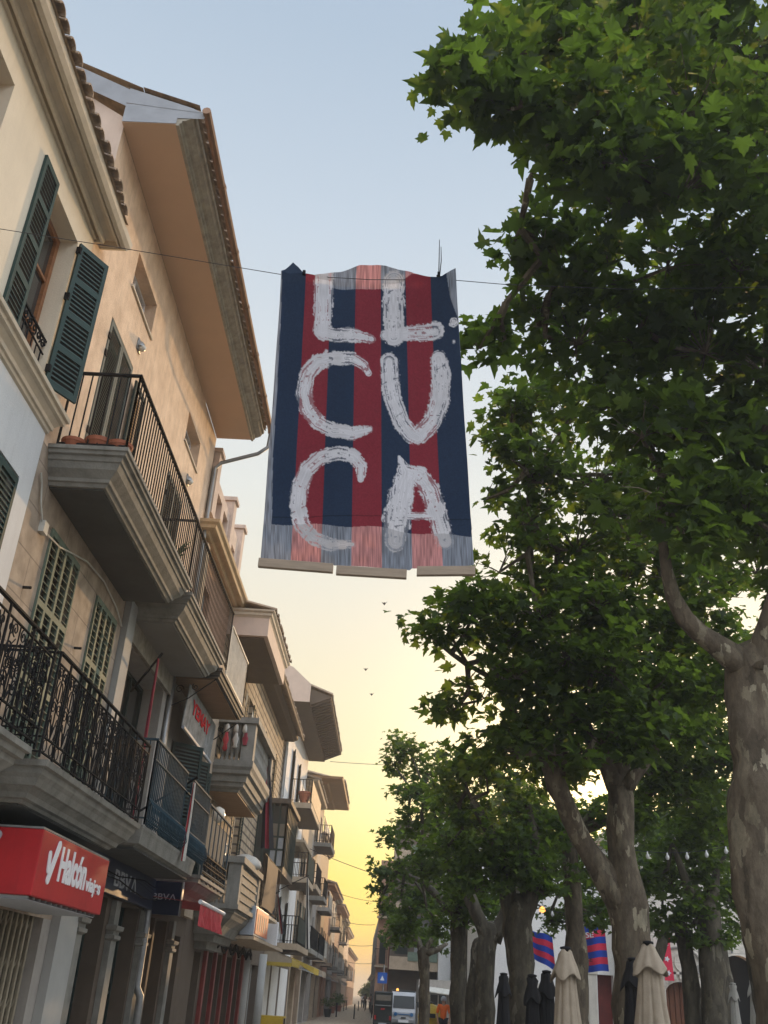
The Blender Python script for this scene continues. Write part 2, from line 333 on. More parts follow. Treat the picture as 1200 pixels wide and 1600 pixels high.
    def build(s, name, m, parent=None, smooth=False, bevel=0.0, label=None):
        me = bpy.data.meshes.new(name)
        root = parent
        while root is not None and root.parent is not None: root = root.parent
        off = ORG[root.name] if root is not None else Vector((0, 0, 0))
        me.from_pydata([(p[0] - off.x, p[1] - off.y, p[2] - off.z) for p in s.v], [], s.f)
        me.validate(); me.update()
        if smooth: me.polygons.foreach_set('use_smooth', [True] * len(me.polygons))
        me.materials.append(M[m] if isinstance(m, str) else m)
        o = bpy.data.objects.new(name, me); C.objects.link(o); o.parent = parent
        if parent is None: ORG[o.name] = Vector((0, 0, 0))
        if bevel:
            b = o.modifiers.new('bevel', 'BEVEL'); b.width = bevel; b.segments = 2; b.limit_method = 'ANGLE'; b.angle_limit = R(40)
        if label: o['label'] = label
        return o
def text_mesh(name, s, o, u, v, height, m, parent, width=None, thick=0.012, bold=0.0, center=False):
    cu = bpy.data.curves.new('t', 'FONT'); cu.body = s; cu.size = 1; cu.extrude = 0.5; cu.offset = bold
    ob = bpy.data.objects.new('t', cu); C.objects.link(ob); bpy.context.view_layer.update()
    me = bpy.data.meshes.new_from_object(ob.evaluated_get(bpy.context.evaluated_depsgraph_get()))
    bpy.data.objects.remove(ob)
    co = np.empty(len(me.vertices) * 3, dtype=np.float32); me.vertices.foreach_get('co', co); co = co.reshape(-1, 3)
    mn = co.min(0); mxx = co.max(0); co[:, :2] -= mn[:2]; w = mxx[0] - mn[0]; h = mxx[1] - mn[1]
    sy = height / h; sx = (width / w) if width else sy
    u = Vector(u).normalized(); v = Vector(v).normalized(); n = u.cross(v)
    mb = MB()
    for p in co: mb.v.append(tuple(Vector(o) + u * float(p[0] * sx) + v * float(p[1] * sy) + n * float(p[2] * thick)))
    for p in me.polygons: mb.f.append(tuple(p.vertices))
    return mb.build(name, m, parent)

def facade(mb, x, y0, y1, z0, z1, holes, d=0.25, D=8.0, sides=True):
    ys = sorted({y0, y1, *[h[0] for h in holes], *[h[1] for h in holes]}); zs = sorted({z0, z1, *[h[2] for h in holes], *[h[3] for h in holes]})
    for a, b in zip(ys, ys[1:]):
        for c, e in zip(zs, zs[1:]):
            cy, cz = (a + b) / 2, (c + e) / 2
            if any(h[0] < cy < h[1] and h[2] < cz < h[3] for h in holes): continue
            mb.quad((x, a, c), (x, b, c), (x, b, e), (x, a, e))
    for (a, b, c, e) in holes:
        mb.quad((x, a, c), (x, a, e), (x - d, a, e), (x - d, a, c)); mb.quad((x, b, c), (x - d, b, c), (x - d, b, e), (x, b, e))
        mb.quad((x, a, e), (x, b, e), (x - d, b, e), (x - d, a, e)); mb.quad((x, a, c), (x - d, a, c), (x - d, b, c), (x, b, c))
    if sides:
        mb.quad((x, y0, z0), (x, y0, z1), (x - D, y0, z1), (x - D, y0, z0)); mb.quad((x, y1, z0), (x - D, y1, z0), (x - D, y1, z1), (x, y1, z1))
        mb.quad((x, y0, z1), (x, y1, z1), (x - D, y1, z1), (x - D, y0, z1)); mb.quad((x - D, y0, z0), (x - D, y0, z1), (x - D, y1, z1), (x - D, y1, z0))
    return mb
def window(parent, x, y0, y1, z0, z1, frame='wood', pane='glass', nv=2, nh=1, t=0.06, name='window', bar=0.035):
    f = MB(); e = 0.003
    y0 += e; y1 -= e; z0 += e; z1 -= e
    f.box(x, x + 0.06, y0, y0 + t, z0, z1); f.box(x, x + 0.06, y1 - t, y1, z0, z1); f.box(x, x + 0.06, y0 + t, y1 - t, z1 - t, z1); f.box(x, x + 0.06, y0 + t, y1 - t, z0, z0 + t)
    for k in range(1, nv): yy = y0 + (y1 - y0) * k / nv; f.box(x, x + 0.052, yy - bar, yy + bar, z0 + t, z1 - t)
    for k in range(1, nh): zz = z0 + (z1 - z0) * k / nh; f.box(x + 0.002, x + 0.048, y0 + t, y1 - t, zz - bar * .6, zz + bar * .6)
    w = f.build(name, frame, parent)
    MB().box(x - 0.02, x + 0.012, y0 + t * .5, y1 - t * .5, z0 + t * .5, z1 - t * .5).build('pane', pane, w)
    return w
def louvre(parent, o, u, width, z0, z1, m, secs=3, pitch=0.055, t=0.035, name='shutter', ncol=1, mb=None, stile=0.06, tilt=0.85, back=False):
    # louvred leaf: o = bottom hinge point (x,y), u = unit direction (x,y)
    s = mb or MB(); ux, uy = u; nx, ny = uy, -ux       # thickness direction
    def b(a0, a1, c0, c1, d0=0.0, d1=t):
        s.obox((o[0] + ux * a0 + nx * d0, o[1] + uy * a0 + ny * d0, c0), (ux * (a1 - a0), uy * (a1 - a0), 0), (nx * (d1 - d0), ny * (d1 - d0), 0), (0, 0, c1 - c0))
    cw = width / ncol
    for k in range(ncol):
        a = cw * k
        b(a, a + stile, z0, z1); b(a + cw - stile, a + cw, z0, z1)
        h = (z1 - z0 - 0.08) / secs
        for j in range(secs + 1):
            zz = z0 + h * j; b(a + stile, a + cw - stile, zz, zz + 0.08)
        for j in range(secs):
            n = max(2, int((h - 0.08) / pitch)); pp = (h - 0.08) / n
            for i in range(n):
                zz = z0 + h * j + 0.08 + pp * (i + 0.5)
                tl = pp * tilt * (-1 if nx > 0 else 1); s.obox((o[0] + ux * (a + stile) + nx * 0.004, o[1] + uy * (a + stile) + ny * 0.004, zz - tl / 2 - 0.004), (ux * (cw - 2 * stile), uy * (cw - 2 * stile), 0), (nx * (t - 0.008), ny * (t - 0.008), tl), (0, 0, 0.008))
    if mb: return None
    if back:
        k0 = len(s.f); b(stile * .5, width - stile * .5, z0 + .02, z1 - .02, t * .42, t * .5)  # thin sheet painted black for the shade behind the slats
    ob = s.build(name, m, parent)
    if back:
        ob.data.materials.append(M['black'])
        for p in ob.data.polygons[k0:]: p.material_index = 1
    return ob
def railing(pts, z0, z1, sp, m, parent, r=0.009, top=0.022, name='railing', low=True, panel=None):
    s = MB()
    for a, b in zip(pts, pts[1:]):
        a = Vector((a[0], a[1], 0)); b = Vector((b[0], b[1], 0)); L = (b - a).length; d = (b - a) / L; nn = Vector((d.y, -d.x, 0))
        n = max(1, round(L / sp))
        s.obox(a + nn * -top + Vector((0, 0, z1 - 0.025)), d * (L + top), nn * 2 * top, (0, 0, 0.03))
        if low: s.obox(a - nn * 0.012 + Vector((0, 0, z0 + 0.08)), d * L, nn * 0.024, (0, 0, 0.02))
        for i in range(n + 1):
            p = a + d * (L * i / n); rr = r * (1.6 if i in (0, n) else 1)
            s.box(p.x - rr, p.x + rr, p.y - rr, p.y + rr, z0, z1 - 0.02)
    return s.build(name, m, parent)
def tiles_eave(mb, xin, xout, y0, y1, z, r=0.085, pitch=0.21, drop=0.12, n=6):
    k = int((y1 - y0) / pitch)
    for i in range(k):
        yc = y0 + pitch * (i + 0.5) + random.uniform(-.008, .008); zo = random.uniform(-.012, .012); xo = xout + random.uniform(-.025, .02)
        vs = []
        for (x, zz, rr) in ((xin, z + drop, r * .8), (xo, z + zo, r), ):
            for j in range(n + 1):
                t = math.pi * j / n
                vs.append((x, yc + rr * math.cos(t) * 1.15, zz + rr * math.sin(t)))
            for j in range(n, -1, -1):
                t = math.pi * j / n
                vs.append((x, yc + (rr - .018) * math.cos(t) * 1.15, zz + (rr - .018) * math.sin(t)))
        m = 2 * (n + 1)
        fs = [(j, (j + 1) % m, m + (j + 1) % m, m + j) for j in range(m)] + [tuple(range(m, 2 * m))]
        mb.add(vs, fs)
    mb.quad((xin, y0, z + drop - .01), (xout - .06, y0, z - .01), (xout - .06, y1, z - .01), (xin, y1, z + drop - .01))
def copy_tree(o, loc, label=None, rotz=None, scale=None):
    def cp(q, par):
        c = q.copy(); C.objects.link(c); c.parent = par
        for k in [x for x in bpy.data.objects if x.parent == q and x is not c]: cp(k, c)
        return c
    c = cp(o, None); c.location = loc; ORG[c.name] = Vector(loc)
    if rotz is not None: c.rotation_euler.z = rotz
    if scale is not None: c.scale = scale
    if label: c['label'] = label
    return c

# ================================================================== ground
g = MB(); g.quad((-400, -200, 0), (400, -200, 0), (400, 1500, 0), (-400, 1500, 0))
tag(g.build('ground', 'groundm'), kind='structure')
g = MB(); g.add([(-5.6, -10, 0.006), (1.2, -10, 0.006), (1.0, 30, 0.006), (-0.55, 62, 0.006), (-1.0, 90, 0.006), (-1.7, 200, 0.006), (-7.0, 200, 0.006), (-5.4, 90, 0.006)], [(0, 1, 2, 3, 4, 5, 6, 7)])
tag(g.build('street', 'paving'), kind='structure')
g = MB()
for a, b in (((-0.55, 62), (-1.0, 90)), ((-1.0, 90), (-1.7, 200))):
    d = Vector((b[0] - a[0], b[1] - a[1], 0)); g.obox((a[0], a[1], -0.05), d, (0.14, 0, 0), (0, 0, 0.17))
tag(g.build('kerb', 'churchstone'), kind='structure')
F = -4.5
# ================================================================== house 1 : cream house, nearest
h1 = thing('town_house', 'cream plastered house nearest the camera, with tiled eaves and dark green louvred shutters', 'house', (-4.5, 5, 0))
holes = [(5.55, 7.19, 7.95, 10.15), (8.66, 9.60, 7.95, 10.13)]
facade(MB_ := MB(), F, 1.0, 10.06, 7.8, 10.83, holes, d=0.30); MB_.build('upper_wall', 'cream', h1)
facade(MB_ := MB(), F + 0.002, 1.0, 10.06, 0, 7.5, [(8.55, 9.68, 3.9, 6.68), (5.6, 6.8, 3.9, 6.68), (10.0, 10.01, 0, 0.01)][:2], d=0.25); MB_.build('lower_wall', 'white_wall', h1)
m = MB(); m.loft(F - .2, F, 1.0, 10.06, [(7.5, 0.0), (7.52, 0.03), (7.56, 0.035), (7.57, 0.06), (7.62, 0.065), (7.68, 0.11), (7.70, 0.15), (7.75, 0.155), (7.76, 0.19), (7.81, 0.195), (7.815, 0.12), (7.86, 0.0)]); m.build('string_course', 'trim', h1)
m = MB(); m.loft(F - .3, F, 1.0, 9.98, [(10.58, 0.0), (10.58, 0.045), (10.66, 0.05), (10.66, 0.08), (10.57, 0.09), (10.58, 0.12), (10.67, 0.135), (10.72, 0.19), (10.74, 0.25), (10.66, 0.26), (10.66, 0.285), (10.72, 0.295), (10.66, 0.31), (10.68, 0.36), (10.74, 0.40), (10.83, 0.41), (10.83, 0.2)]); m.build('cornice', 'trim', h1)
m = MB(); tiles_eave(m, F - 1.2, F + 0.50, 1.0, 10.0, 10.845, drop=0.5); rf = m.build('roof', 'tile', h1)
m = MB()
for k in range(8): m.obox((F - 1.2, 1 + k * 1.125, 11.33), (-3, 0, 1.0), (0, 1.12, 0), (0, 0, .1))
m.build('ridge', 'tile', rf)
for (a, b, c, d_) in holes:
    w = window(h1, F - 0.29, a, b, c, d_, 'wood', 'glass', nv=2, nh=3, t=0.08)
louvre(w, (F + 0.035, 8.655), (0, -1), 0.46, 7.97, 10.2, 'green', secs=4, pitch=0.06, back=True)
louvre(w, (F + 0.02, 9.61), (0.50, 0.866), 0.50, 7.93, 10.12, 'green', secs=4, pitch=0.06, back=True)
for (zz) in (8.1, 9.2, 9.95): MB().box(F + .01, F + .07, 9.58, 9.62, zz, zz + .1).build('hinge', 'iron', w)
# small window grille with scrolls
def spiral(cx_, cz_, r0, turns, start, ccw=1, n=14):
    P = []
    for i in range(n + 1):
        t = i / n; a = start + ccw * turns * 2 * math.pi * t; r = r0 * (1 - 0.8 * t); P.append((cx_ + r * math.cos(a), cz_ + r * math.sin(a)))
    return P
m = MB(); xg = F - 0.06
m.box(xg - .012, xg + .012, 8.68, 9.58, 8.50, 8.525); m.box(xg - .01, xg + .01, 8.68, 9.58, 8.32, 8.335)
for k in range(6):
    cy = 8.76 + k * 0.148
    m.tube([(xg, a, b) for a, b in spiral(cy, 8.43, 0.07, 1.3, 1.5 + k, 1)], 0.011, 5)
    m.box(xg - .007, xg + .007, cy - .007, cy + .007, 7.97, 8.33)
m.build('window_grille', 'iron', w)
w2 = window(h1, F - 0.20, 8.55, 9.68, 3.9, 6.68, 'green', 'glass', nv=2, nh=2)
louvre(w2, (F - 0.02, 8.57), (0, 1), 1.08, 3.95, 6.64, 'green', secs=3, ncol=2, pitch=0.065)
window(h1, F - 0.20, 5.6, 6.8, 3.9, 6.68, 'green', 'glass', nv=2, nh=2)
# near balcony
def ornate(parent, x, y0, y1, z0, z1, ends=(True, True), xin=F, mod=0.62, rich=True):
    s = MB()
    s.box(x - .022, x + .022, y0, y1, z1 - .022, z1); s.box(x - .012, x + .012, y0, y1, z1 - .13, z1 - .118)
    s.box(x - .012, x + .012, y0, y1, z0 + .05, z0 + .065); s.box(x - .012, x + .012, y0, y1, z0 + .2, z0 + .215)
    n = max(1, round((y1 - y0) / mod)); md = (y1 - y0) / n
    T = lambda P, r=0.0075: s.tube([(x + .001 * random.uniform(-1, 1), a, b) for a, b in P], r, 4)
    for k in range(n + 1):
        y = y0 + md * k; s.box(x - .011, x + .011, y - .011, y + .011, z0, z1)
    for k in range(n):
        c = y0 + md * (k + .5); H = z1 - z0
        for q in (-.33, 0, .33): s.box(x - .006, x + .006, c + q * md - .006, c + q * md + .006, z0 + .2, z1 - .12)
        for q in (-1, 1):
            T(spiral(c + q * md * .16, z1 - .20, .072, 1.4, math.pi / 2 + (0 if q > 0 else math.pi), q))
            T(spiral(c + q * md * .34, z1 - .22, .06, 1.3, -math.pi / 2, -q))
            T([(c + q * md * .1, z1 - .28), (c + q * md * .22, z1 - .36), (c + q * md * .2, z1 - .46), (c + q * md * .06, z1 - .5)])
            T(spiral(c + q * md * .22, z0 + .5 * H, .085, 1.5, math.pi / 2, -q, 16))
            T([(c, z0 + .25), (c + q * md * .12, z0 + .36), (c + q * md * .3, z0 + .40), (c + q * md * .42, z0 + .31)])
            T([(c + q * md * .48, z0 + .42), (c + q * md * .2, z0 + .22)], .006); T([(c, z0 + .22), (c + q * md * .25, z0 + .45)], .006)
        for q in (-.25, .25):
            T([(c + q * md + .055 * math.cos(a_ * math.pi / 6), z0 + .133 + .06 * math.sin(a_ * math.pi / 6)) for a_ in range(13)], .006)
        if rich:
            for q in (-1, 1):
                T(spiral(c + q * md * .25, z0 + .62 * H, .1, 1.7, 0, q, 18), .009); T(spiral(c + q * md * .2, z0 + .36 * H, .09, 1.5, math.pi, q, 16), .009)
            for a_ in range(6):
                t = a_ * math.pi / 3; T([(c, z0 + .5 * H), (c + .11 * math.cos(t), z0 + .5 * H + .11 * math.sin(t))], .01)
    for e, yy in zip(ends, (y0, y1)):
        if e:
            s.box(xin, x, yy - .015, yy + .015, z1 - .022, z1); s.box(xin, x, yy - .008, yy + .008, z0 + .05, z0 + .065); s.box(xin, x, yy - .008, yy + .008, z0 + .2, z0 + .215)
            for i in range(1, 8): xx = xin + (x - xin) * i / 8; s.box(xx - .006, xx + .006, yy - .006, yy + .006, z0, z1 - .02)
            for i in (1, 3, 5): s.tube([(xin + (x - xin) * (i + .5) / 7 + (a - 0), yy, b) for a, b in spiral(0, z1 - .2, .07, 1.3, 1, 1)], .007, 4)
    return s.build('railing', 'iron', parent)
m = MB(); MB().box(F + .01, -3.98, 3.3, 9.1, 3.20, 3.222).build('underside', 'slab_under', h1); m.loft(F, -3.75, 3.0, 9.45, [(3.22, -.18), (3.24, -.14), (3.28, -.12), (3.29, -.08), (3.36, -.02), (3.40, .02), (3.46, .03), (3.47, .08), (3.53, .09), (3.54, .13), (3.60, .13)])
bal = m.build('balcony', 'slab', h1); ornate(bal, -3.62, 3.0, 9.62, 3.6, 4.66, (False, True), mod=0.66)

# ================================================================== house 2 : apricot house
h2 = thing('town_house', 'tall apricot plastered house with deep overhanging eave, copper gutter and railed terrace over sage shutters', 'house', (-4.5, 14, 0))
up = [(11.78, 13.1, 11.26, 11.93), (16.27, 17.55, 11.17, 11.83), (11.3, 12.6, 7.5, 10.28), (15.6, 16.9, 7.5, 10.1)]
facade(MB_ := MB(), F - .003, 10.07, 18.9, 7.4, 12.78, up, d=0.28); MB_.build('upper_wall', 'orange', h2)
facade(MB_ := MB(), F - .001, 10.07, 14.52, 2.25, 7.39, [(10.92, 12.12, 3.75, 6.65), (13.06, 14.2, 3.75, 6.6)], d=0.2); MB_.build('stone_wall', 'ashlar', h2)
# gable side above the neighbour
m = MB(); m.quad((F + .001, 10.068, 11.3), (F + .001, 10.068, 12.970), (-7.5, 10.068, 15.070), (-7.5, 10.068, 11.3)); m.build('gable_wall', 'pinkwall', h2)
m = MB(); m.add([(-3.28, 9.98, 12.850), (-3.28, 9.98, 12.990), (-4.46, 9.98, 13.490), (-8.2, 9.98, 15.170), (-8.2, 9.98, 14.870), (-4.5, 9.98, 13.190), (-4.5, 9.98, 12.770), (-3.72, 9.98, 12.820)], [(0, 1, 2, 3, 4, 5, 6, 7)][:0])
m.quad((-4.5, 9.97, 12.800), (-3.70, 9.97, 12.800), (-3.70, 9.97, 13.150), (-4.5, 9.97, 13.170)); m.quad((-3.7, 9.97, 12.910), (-3.3, 9.97, 12.910), (-3.3, 9.97, 13.030), (-3.7, 9.97, 13.160))
m.quad((-4.5, 9.965, 13.180), (-3.35, 9.965, 13.030), (-3.5, 9.965, 13.120), (-4.5, 9.965, 13.490)); m.quad((-4.5, 9.97, 13.120), (-4.5, 9.97, 13.470), (-8, 9.97, 15.320), (-8, 9.97, 14.970))
for pf in ([(-4.5, 9.97), (-4.5, 10.07)],): pass
m.build('verge', 'greyflash', h2)
m = MB(); m.box(-4.5, -3.705, 9.98, 18.9, 12.790, 12.900); eav = m.build('eave', 'soffit', h2)
m = MB(); m.extr([(-3.705, 12.770), (-3.66, 12.770), (-3.655, 12.810), (-3.63, 12.820), (-3.62, 12.860), (-3.57, 12.870), (-3.50, 12.910), (-3.47, 12.970), (-3.44, 12.980), (-3.43, 13.030), (-3.705, 13.070)], 9.98, 18.92); m.build('moulding', 'greymould', eav)
m = MB(); tiles_eave(m, -4.6, -3.33, 9.98, 18.9, 13.060, r=.075, pitch=.19, drop=.5); rf = m.build('roof', 'tile', h2)
m = MB(); m.quad((-4.3, 9.95, 13.490), (-8.2, 9.95, 15.420), (-8.2, 19, 15.420), (-4.3, 19, 13.490)); m.quad((-3.4, 9.95, 13.170), (-4.3, 9.95, 13.510), (-4.3, 19, 13.510), (-3.4, 19, 13.170)); m.build('slope', 'tile', rf)
m = MB()
for k in range(6):
    a = 9.9 + k * 1.5; m.tube([(-3.27, a, 13.010), (-3.27, a + 1.5, 13.010)], .065, 8); m.tube([(-3.27, a + 1.46, 13.010), (-3.27, a + 1.52, 13.010)], .075, 8)
gt = m.build('gutter', 'suntinted', h2, smooth=False)
m = MB(); m.tube([(-3.27, 18.85, 12.950), (-3.30, 18.9, 12.620), (-3.5, 18.87, 12.420), (-4.30, 18.85, 12.12), (-4.42, 18.83, 11.95), (-4.42, 18.83, 10.3), (-4.42, 18.83, 7.5)], .045, 8); m.build('downpipe', 'zinc', h2, smooth=True)
for (a, b, c, d_) in up[:2]:
    w = window(h2, F - .26, a, b, c, d_, 'whitep', 'glass', nv=2, t=.05)
    MB().box(F, F + .03, a - .04, b + .04, c - .04, c).build('sill', 'trim', w)
for (a, b, c, d_) in up[2:]:
    dr = window(h2, F - .24, a, b, c, d_, 'sage', 'black', nv=2, name='balcony_door')
    louvre(dr, (F - .03, a + .02), (0, 1), (b - a) / 2 - .025, c + .02, d_ - .03, 'greydoor', secs=1, pitch=.05); louvre(dr, (F - .03, (a + b) / 2 + .005), (0, 1), (b - a) / 2 - .025, c + .02, d_ - .03, 'greydoor', secs=1, pitch=.05)
    for zz in (8.3, 9.6, 9.9): MB().box(F - .04, F + .02, a - .01, a + .07, zz, zz + .09).build('hinge', 'iron', dr)
    if a < 12: louvre(dr, (F + .05, b + .05), (0, 1), .62, c + .02, d_ - .2, 'dgreen', secs=2, pitch=.05)
for (yy, zz) in ((12.62, 10.72), (16.98, 10.64)):
    m = MB(); n = 10
    vs = []; fs = []
    for i in range(6):
        ph = math.pi / 2 * i / 5
        for j in range(n + 1):
            t = math.pi * j / n - math.pi / 2
            vs.append((F + .012 + .10 * math.cos(ph) * math.cos(t), yy + .10 * math.cos(ph) * math.sin(t), zz + .13 * math.sin(ph) - .04))
    for i in range(5):
        for j in range(n): fs.append((i * (n + 1) + j, i * (n + 1) + j + 1, (i + 1) * (n + 1) + j + 1, (i + 1) * (n + 1) + j))
    m.add(vs, fs); m.box(F, F + .02, yy - .1, yy + .1, zz - .1, zz + .1); wl = m.build('wall_lamp', 'zinc', h2, smooth=True)
    MB().lathe([(.02, zz - .10), (.06, zz - .07), (.07, zz - .02), (.05, zz)], F + .06, yy, 10).build('lamp_glass', 'lamp', wl, smooth=True)
# two long first floor shuttered windows
for (a, b, d_) in ((10.92, 12.12, 6.65), (13.06, 14.2, 6.6)):
    w = window(h2, F - .15, a, b, 3.75, d_, 'sage', 'black', nv=2)
    louvre(w, (F - .005, a + .01), (0, 1), b - a - .02, 3.78, d_ - .02, 'sage', secs=3, ncol=4, pitch=.085, stile=.035, tilt=.15)
for yy, zz in ((10.5, 5.65), (12.62, 5.62)): MB().tube([(F, yy, zz), (F + .1, yy, zz)], .018, 6).build('wall_stub', 'iron', h2)
# terrace slab over the stone front
SL = [(7.02, -.22), (7.06, -.20), (7.07, -.17), (7.11, -.16), (7.14, -.13), (7.20, -.07), (7.28, -.04), (7.29, -.02), (7.35, -.01), (7.36, .03), (7.40, .035), (7.41, .06), (7.46, .06)]
m = MB(); m.loft(F, -3.56, 10.28, 14.62, SL); t1 = m.build('balcony', 'slab', h2)
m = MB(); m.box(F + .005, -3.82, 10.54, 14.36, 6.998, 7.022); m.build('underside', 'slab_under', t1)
railing([(F + .05, 10.36), (-3.58, 10.36), (-3.58, 14.62), (F + .05, 14.62)], 7.46, 8.62, .12, 'iron', t1, r=.008)
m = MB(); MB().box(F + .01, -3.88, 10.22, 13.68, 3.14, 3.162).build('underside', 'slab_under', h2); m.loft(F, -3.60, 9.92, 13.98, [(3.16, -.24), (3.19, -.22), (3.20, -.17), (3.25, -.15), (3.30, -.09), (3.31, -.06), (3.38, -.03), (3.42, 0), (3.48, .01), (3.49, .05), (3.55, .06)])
b2 = m.build('balcony', 'slab', h2); ornate(b2, -3.60, 9.75, 14.05, 3.55, 4.66, (True, True), mod=.40, rich=False)
m = MB(); m.tube([(F + .03, 10.15, 7.0), (F + .03, 10.25, 6.9), (F + .03, 10.35, 6.7), (F + .03, 10.6, 6.45), (F + .04, 11.2, 6.5), (F + .04, 12.3, 6.78), (F + .03, 13.2, 6.85), (F + .03, 14.0, 6.75), (F + .03, 14.45, 6.6)], .012, 5); m.box(F, F + .07, 10.52, 10.66, 6.4, 6.55); m.build('wall_cable', 'whiterail', h2)

# grey rusticated front between (first floor part of the next bay)
h3 = thing('town_house', 'grey rough ashlar front with a tall dark recessed doorway between white pilaster and zinc downpipe', 'house', (-4.5, 17, 0))
facade(MB_ := MB(), F - .001, 14.53, 18.2, 3.3, 7.15, [(15.3, 17.9, 3.7, 6.55)], d=.5); MB_.build('wall', 'greywall', h3)
MB().box(F - .1, F + .10, 14.53, 14.93, 3.4, 7.1).build('pilaster', 'paintw', h3)
MB().box(F, F + .07, 15.0, 18.2, 6.56, 7.12).build('lintel', 'greyash', h3)
w = window(h3, F - .45, 15.3, 17.9, 3.7, 6.55, 'dgreen', 'glass', nv=3, name='balcony_door')
m = MB(); m.tube([(F + .05, 18.25, 3.5), (F + .05, 18.25, 7.1)], .05, 8); m.tube([(F + .04, 18.45, 3.5), (F + .04, 18.45, 7.1)], .035, 8); m.build('downpipe', 'zinc', h3, smooth=True)
facade(MB_ := MB(), F - .002, 18.3, 22.3, 3.3, 7.25, [(19.2, 20.6, 3.6, 5.95), (21.0, 21.9, 3.6, 5.95)], d=.3); MB_.build('side_wall', 'greywall', h3)
for a, b in ((19.2, 20.6), (21.0, 21.9)):
    w = window(h3, F - .25, a, b, 3.6, 5.9, 'dgreen', 'glass', nv=2)
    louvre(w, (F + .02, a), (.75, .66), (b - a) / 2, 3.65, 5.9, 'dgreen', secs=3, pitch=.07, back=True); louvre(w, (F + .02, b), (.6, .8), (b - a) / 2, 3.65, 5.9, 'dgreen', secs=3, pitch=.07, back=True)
m = MB(); m.loft(F, -3.56, 14.80, 18.3, [(z - .10, o) for z, o in SL]); t2 = m.build('balcony', 'slab', h3)
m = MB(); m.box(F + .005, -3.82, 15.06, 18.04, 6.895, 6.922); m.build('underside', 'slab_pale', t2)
railing([(-3.58, 14.66), (-3.58, 19.0)], 7.37, 8.60, .125, 'iron', t2, r=.007)
m = MB(); m.loft(F, -3.56, 18.35, 21.6, [(7.0, -.03), (7.04, -.02), (7.05, 0), (7.12, .01), (7.13, .04), (7.2, .04)]); t3 = m.build('balcony', 'slab_under', h3)
m = MB(); m.box(F + .005, -3.66, 18.42, 21.5, 6.97, 6.998); m.build('plank_soffit', 'woodbeam', t3)
railing([(-3.58, 19.05), (-3.58, 21.6), (F + .05, 21.6)], 7.2, 8.35, .13, 'whiterail', t3, r=.009)
m = MB()
for (yy) in (18.3, 21.6): m.tube([(F + .02, yy, 6.35), (-4.1, yy, 6.55), (-3.62, yy, 6.95)], .012, 5); m.tube([(-4.3 + a, yy, 6.72 + b) for a, b in spiral(0, 0, .09, 1.4, 0)], .008, 4); m.tube([(-4.0 + a, yy, 6.78 + b) for a, b in spiral(0, 0, .07, 1.4, 2)], .008, 4)
m.build('scroll_bracket', 'iron', t3)
# blue grey balcony, first floor
m = MB(); m.loft(F, -3.62, 14.4, 18.6, [(3.30, -.1), (3.34, -.05), (3.35, 0), (3.52, .02), (3.56, .03), (3.6, .03)]); b3 = m.build('balcony', 'slab', h3)
m = MB()
for k in range(9): m.box(F + .005, -3.68, 14.46 + k * .455, 14.46 + k * .455 + .44, 3.27, 3.297)
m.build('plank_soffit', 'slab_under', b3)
railing([(F + .05, 14.45), (-3.6, 14.45), (-3.6, 16.9)], 3.62, 4.86, .11, 'bluerail', b3, r=.008); railing([(-3.6, 17.4), (-3.6, 19.3)], 3.62, 4.86, .11, 'bluerail', b3, r=.008)
m = MB()
for k in range(44):
    yy = 14.5 + k * .11; m.tube([(-3.6, yy, 4.0), (-3.53, yy, 3.9), (-3.5, yy, 3.75), (-3.58, yy, 3.63)], .008, 4)
m.box(-3.62, -3.58, 14.45, 19.3, 4.55, 4.57); m.box(-3.62, -3.58, 14.45, 19.3, 3.98, 4.0); m.build('bowed_bars', 'bluerail', b3)
m = MB(); m.loft(F, -3.62, 19.35, 22.3, [(3.05, -.35), (3.12, -.28), (3.2, -.15), (3.3, -.05), (3.31, .0), (3.38, .01), (3.39, .04), (3.45, .04)]); b4 = m.build('balcony', 'slab', h3)
ornate(b4, -3.6, 19.4, 22.3, 3.45, 3.85, (False, False), mod=.5, rich=False); railing([(-3.6, 19.4), (-3.6, 22.3)], 3.45, 4.78, .45, 'bluerail', b4, r=.01)
MB().box(-3.655, -3.645, 19.5, 22.2, 3.85, 4.6).build('mesh_screen', 'bluerail', b4)

# glazed screen with red letters, hanging under the terrace
gs = thing('glass_panel', 'glass panel with small red letters hung under the plank soffit of the terrace', 'sign', (-4.15, 20, 5.9))
o = Vector((-4.15, 18.35, 6.02)); u = Vector((0, 3.2, 0)); v = Vector((.04, 0, .82))
m = MB(); m.obox(o, u, v, (-.02, 0, .004)); m.build('pane', 'dimpane', gs)  # flat grey pane, fully rough and without specular
m = MB(); m.tube([o + Vector((.02, 0, -.02)), o + u + Vector((.02, 0, -.02))], .035, 8); m.build('rail_bar', 'greyp', gs)
text_mesh('lettering', 'YEMAY', o + Vector((.03, .5, .40)), u, v, .26, 'redflat', gs, width=2.0, bold=.02)

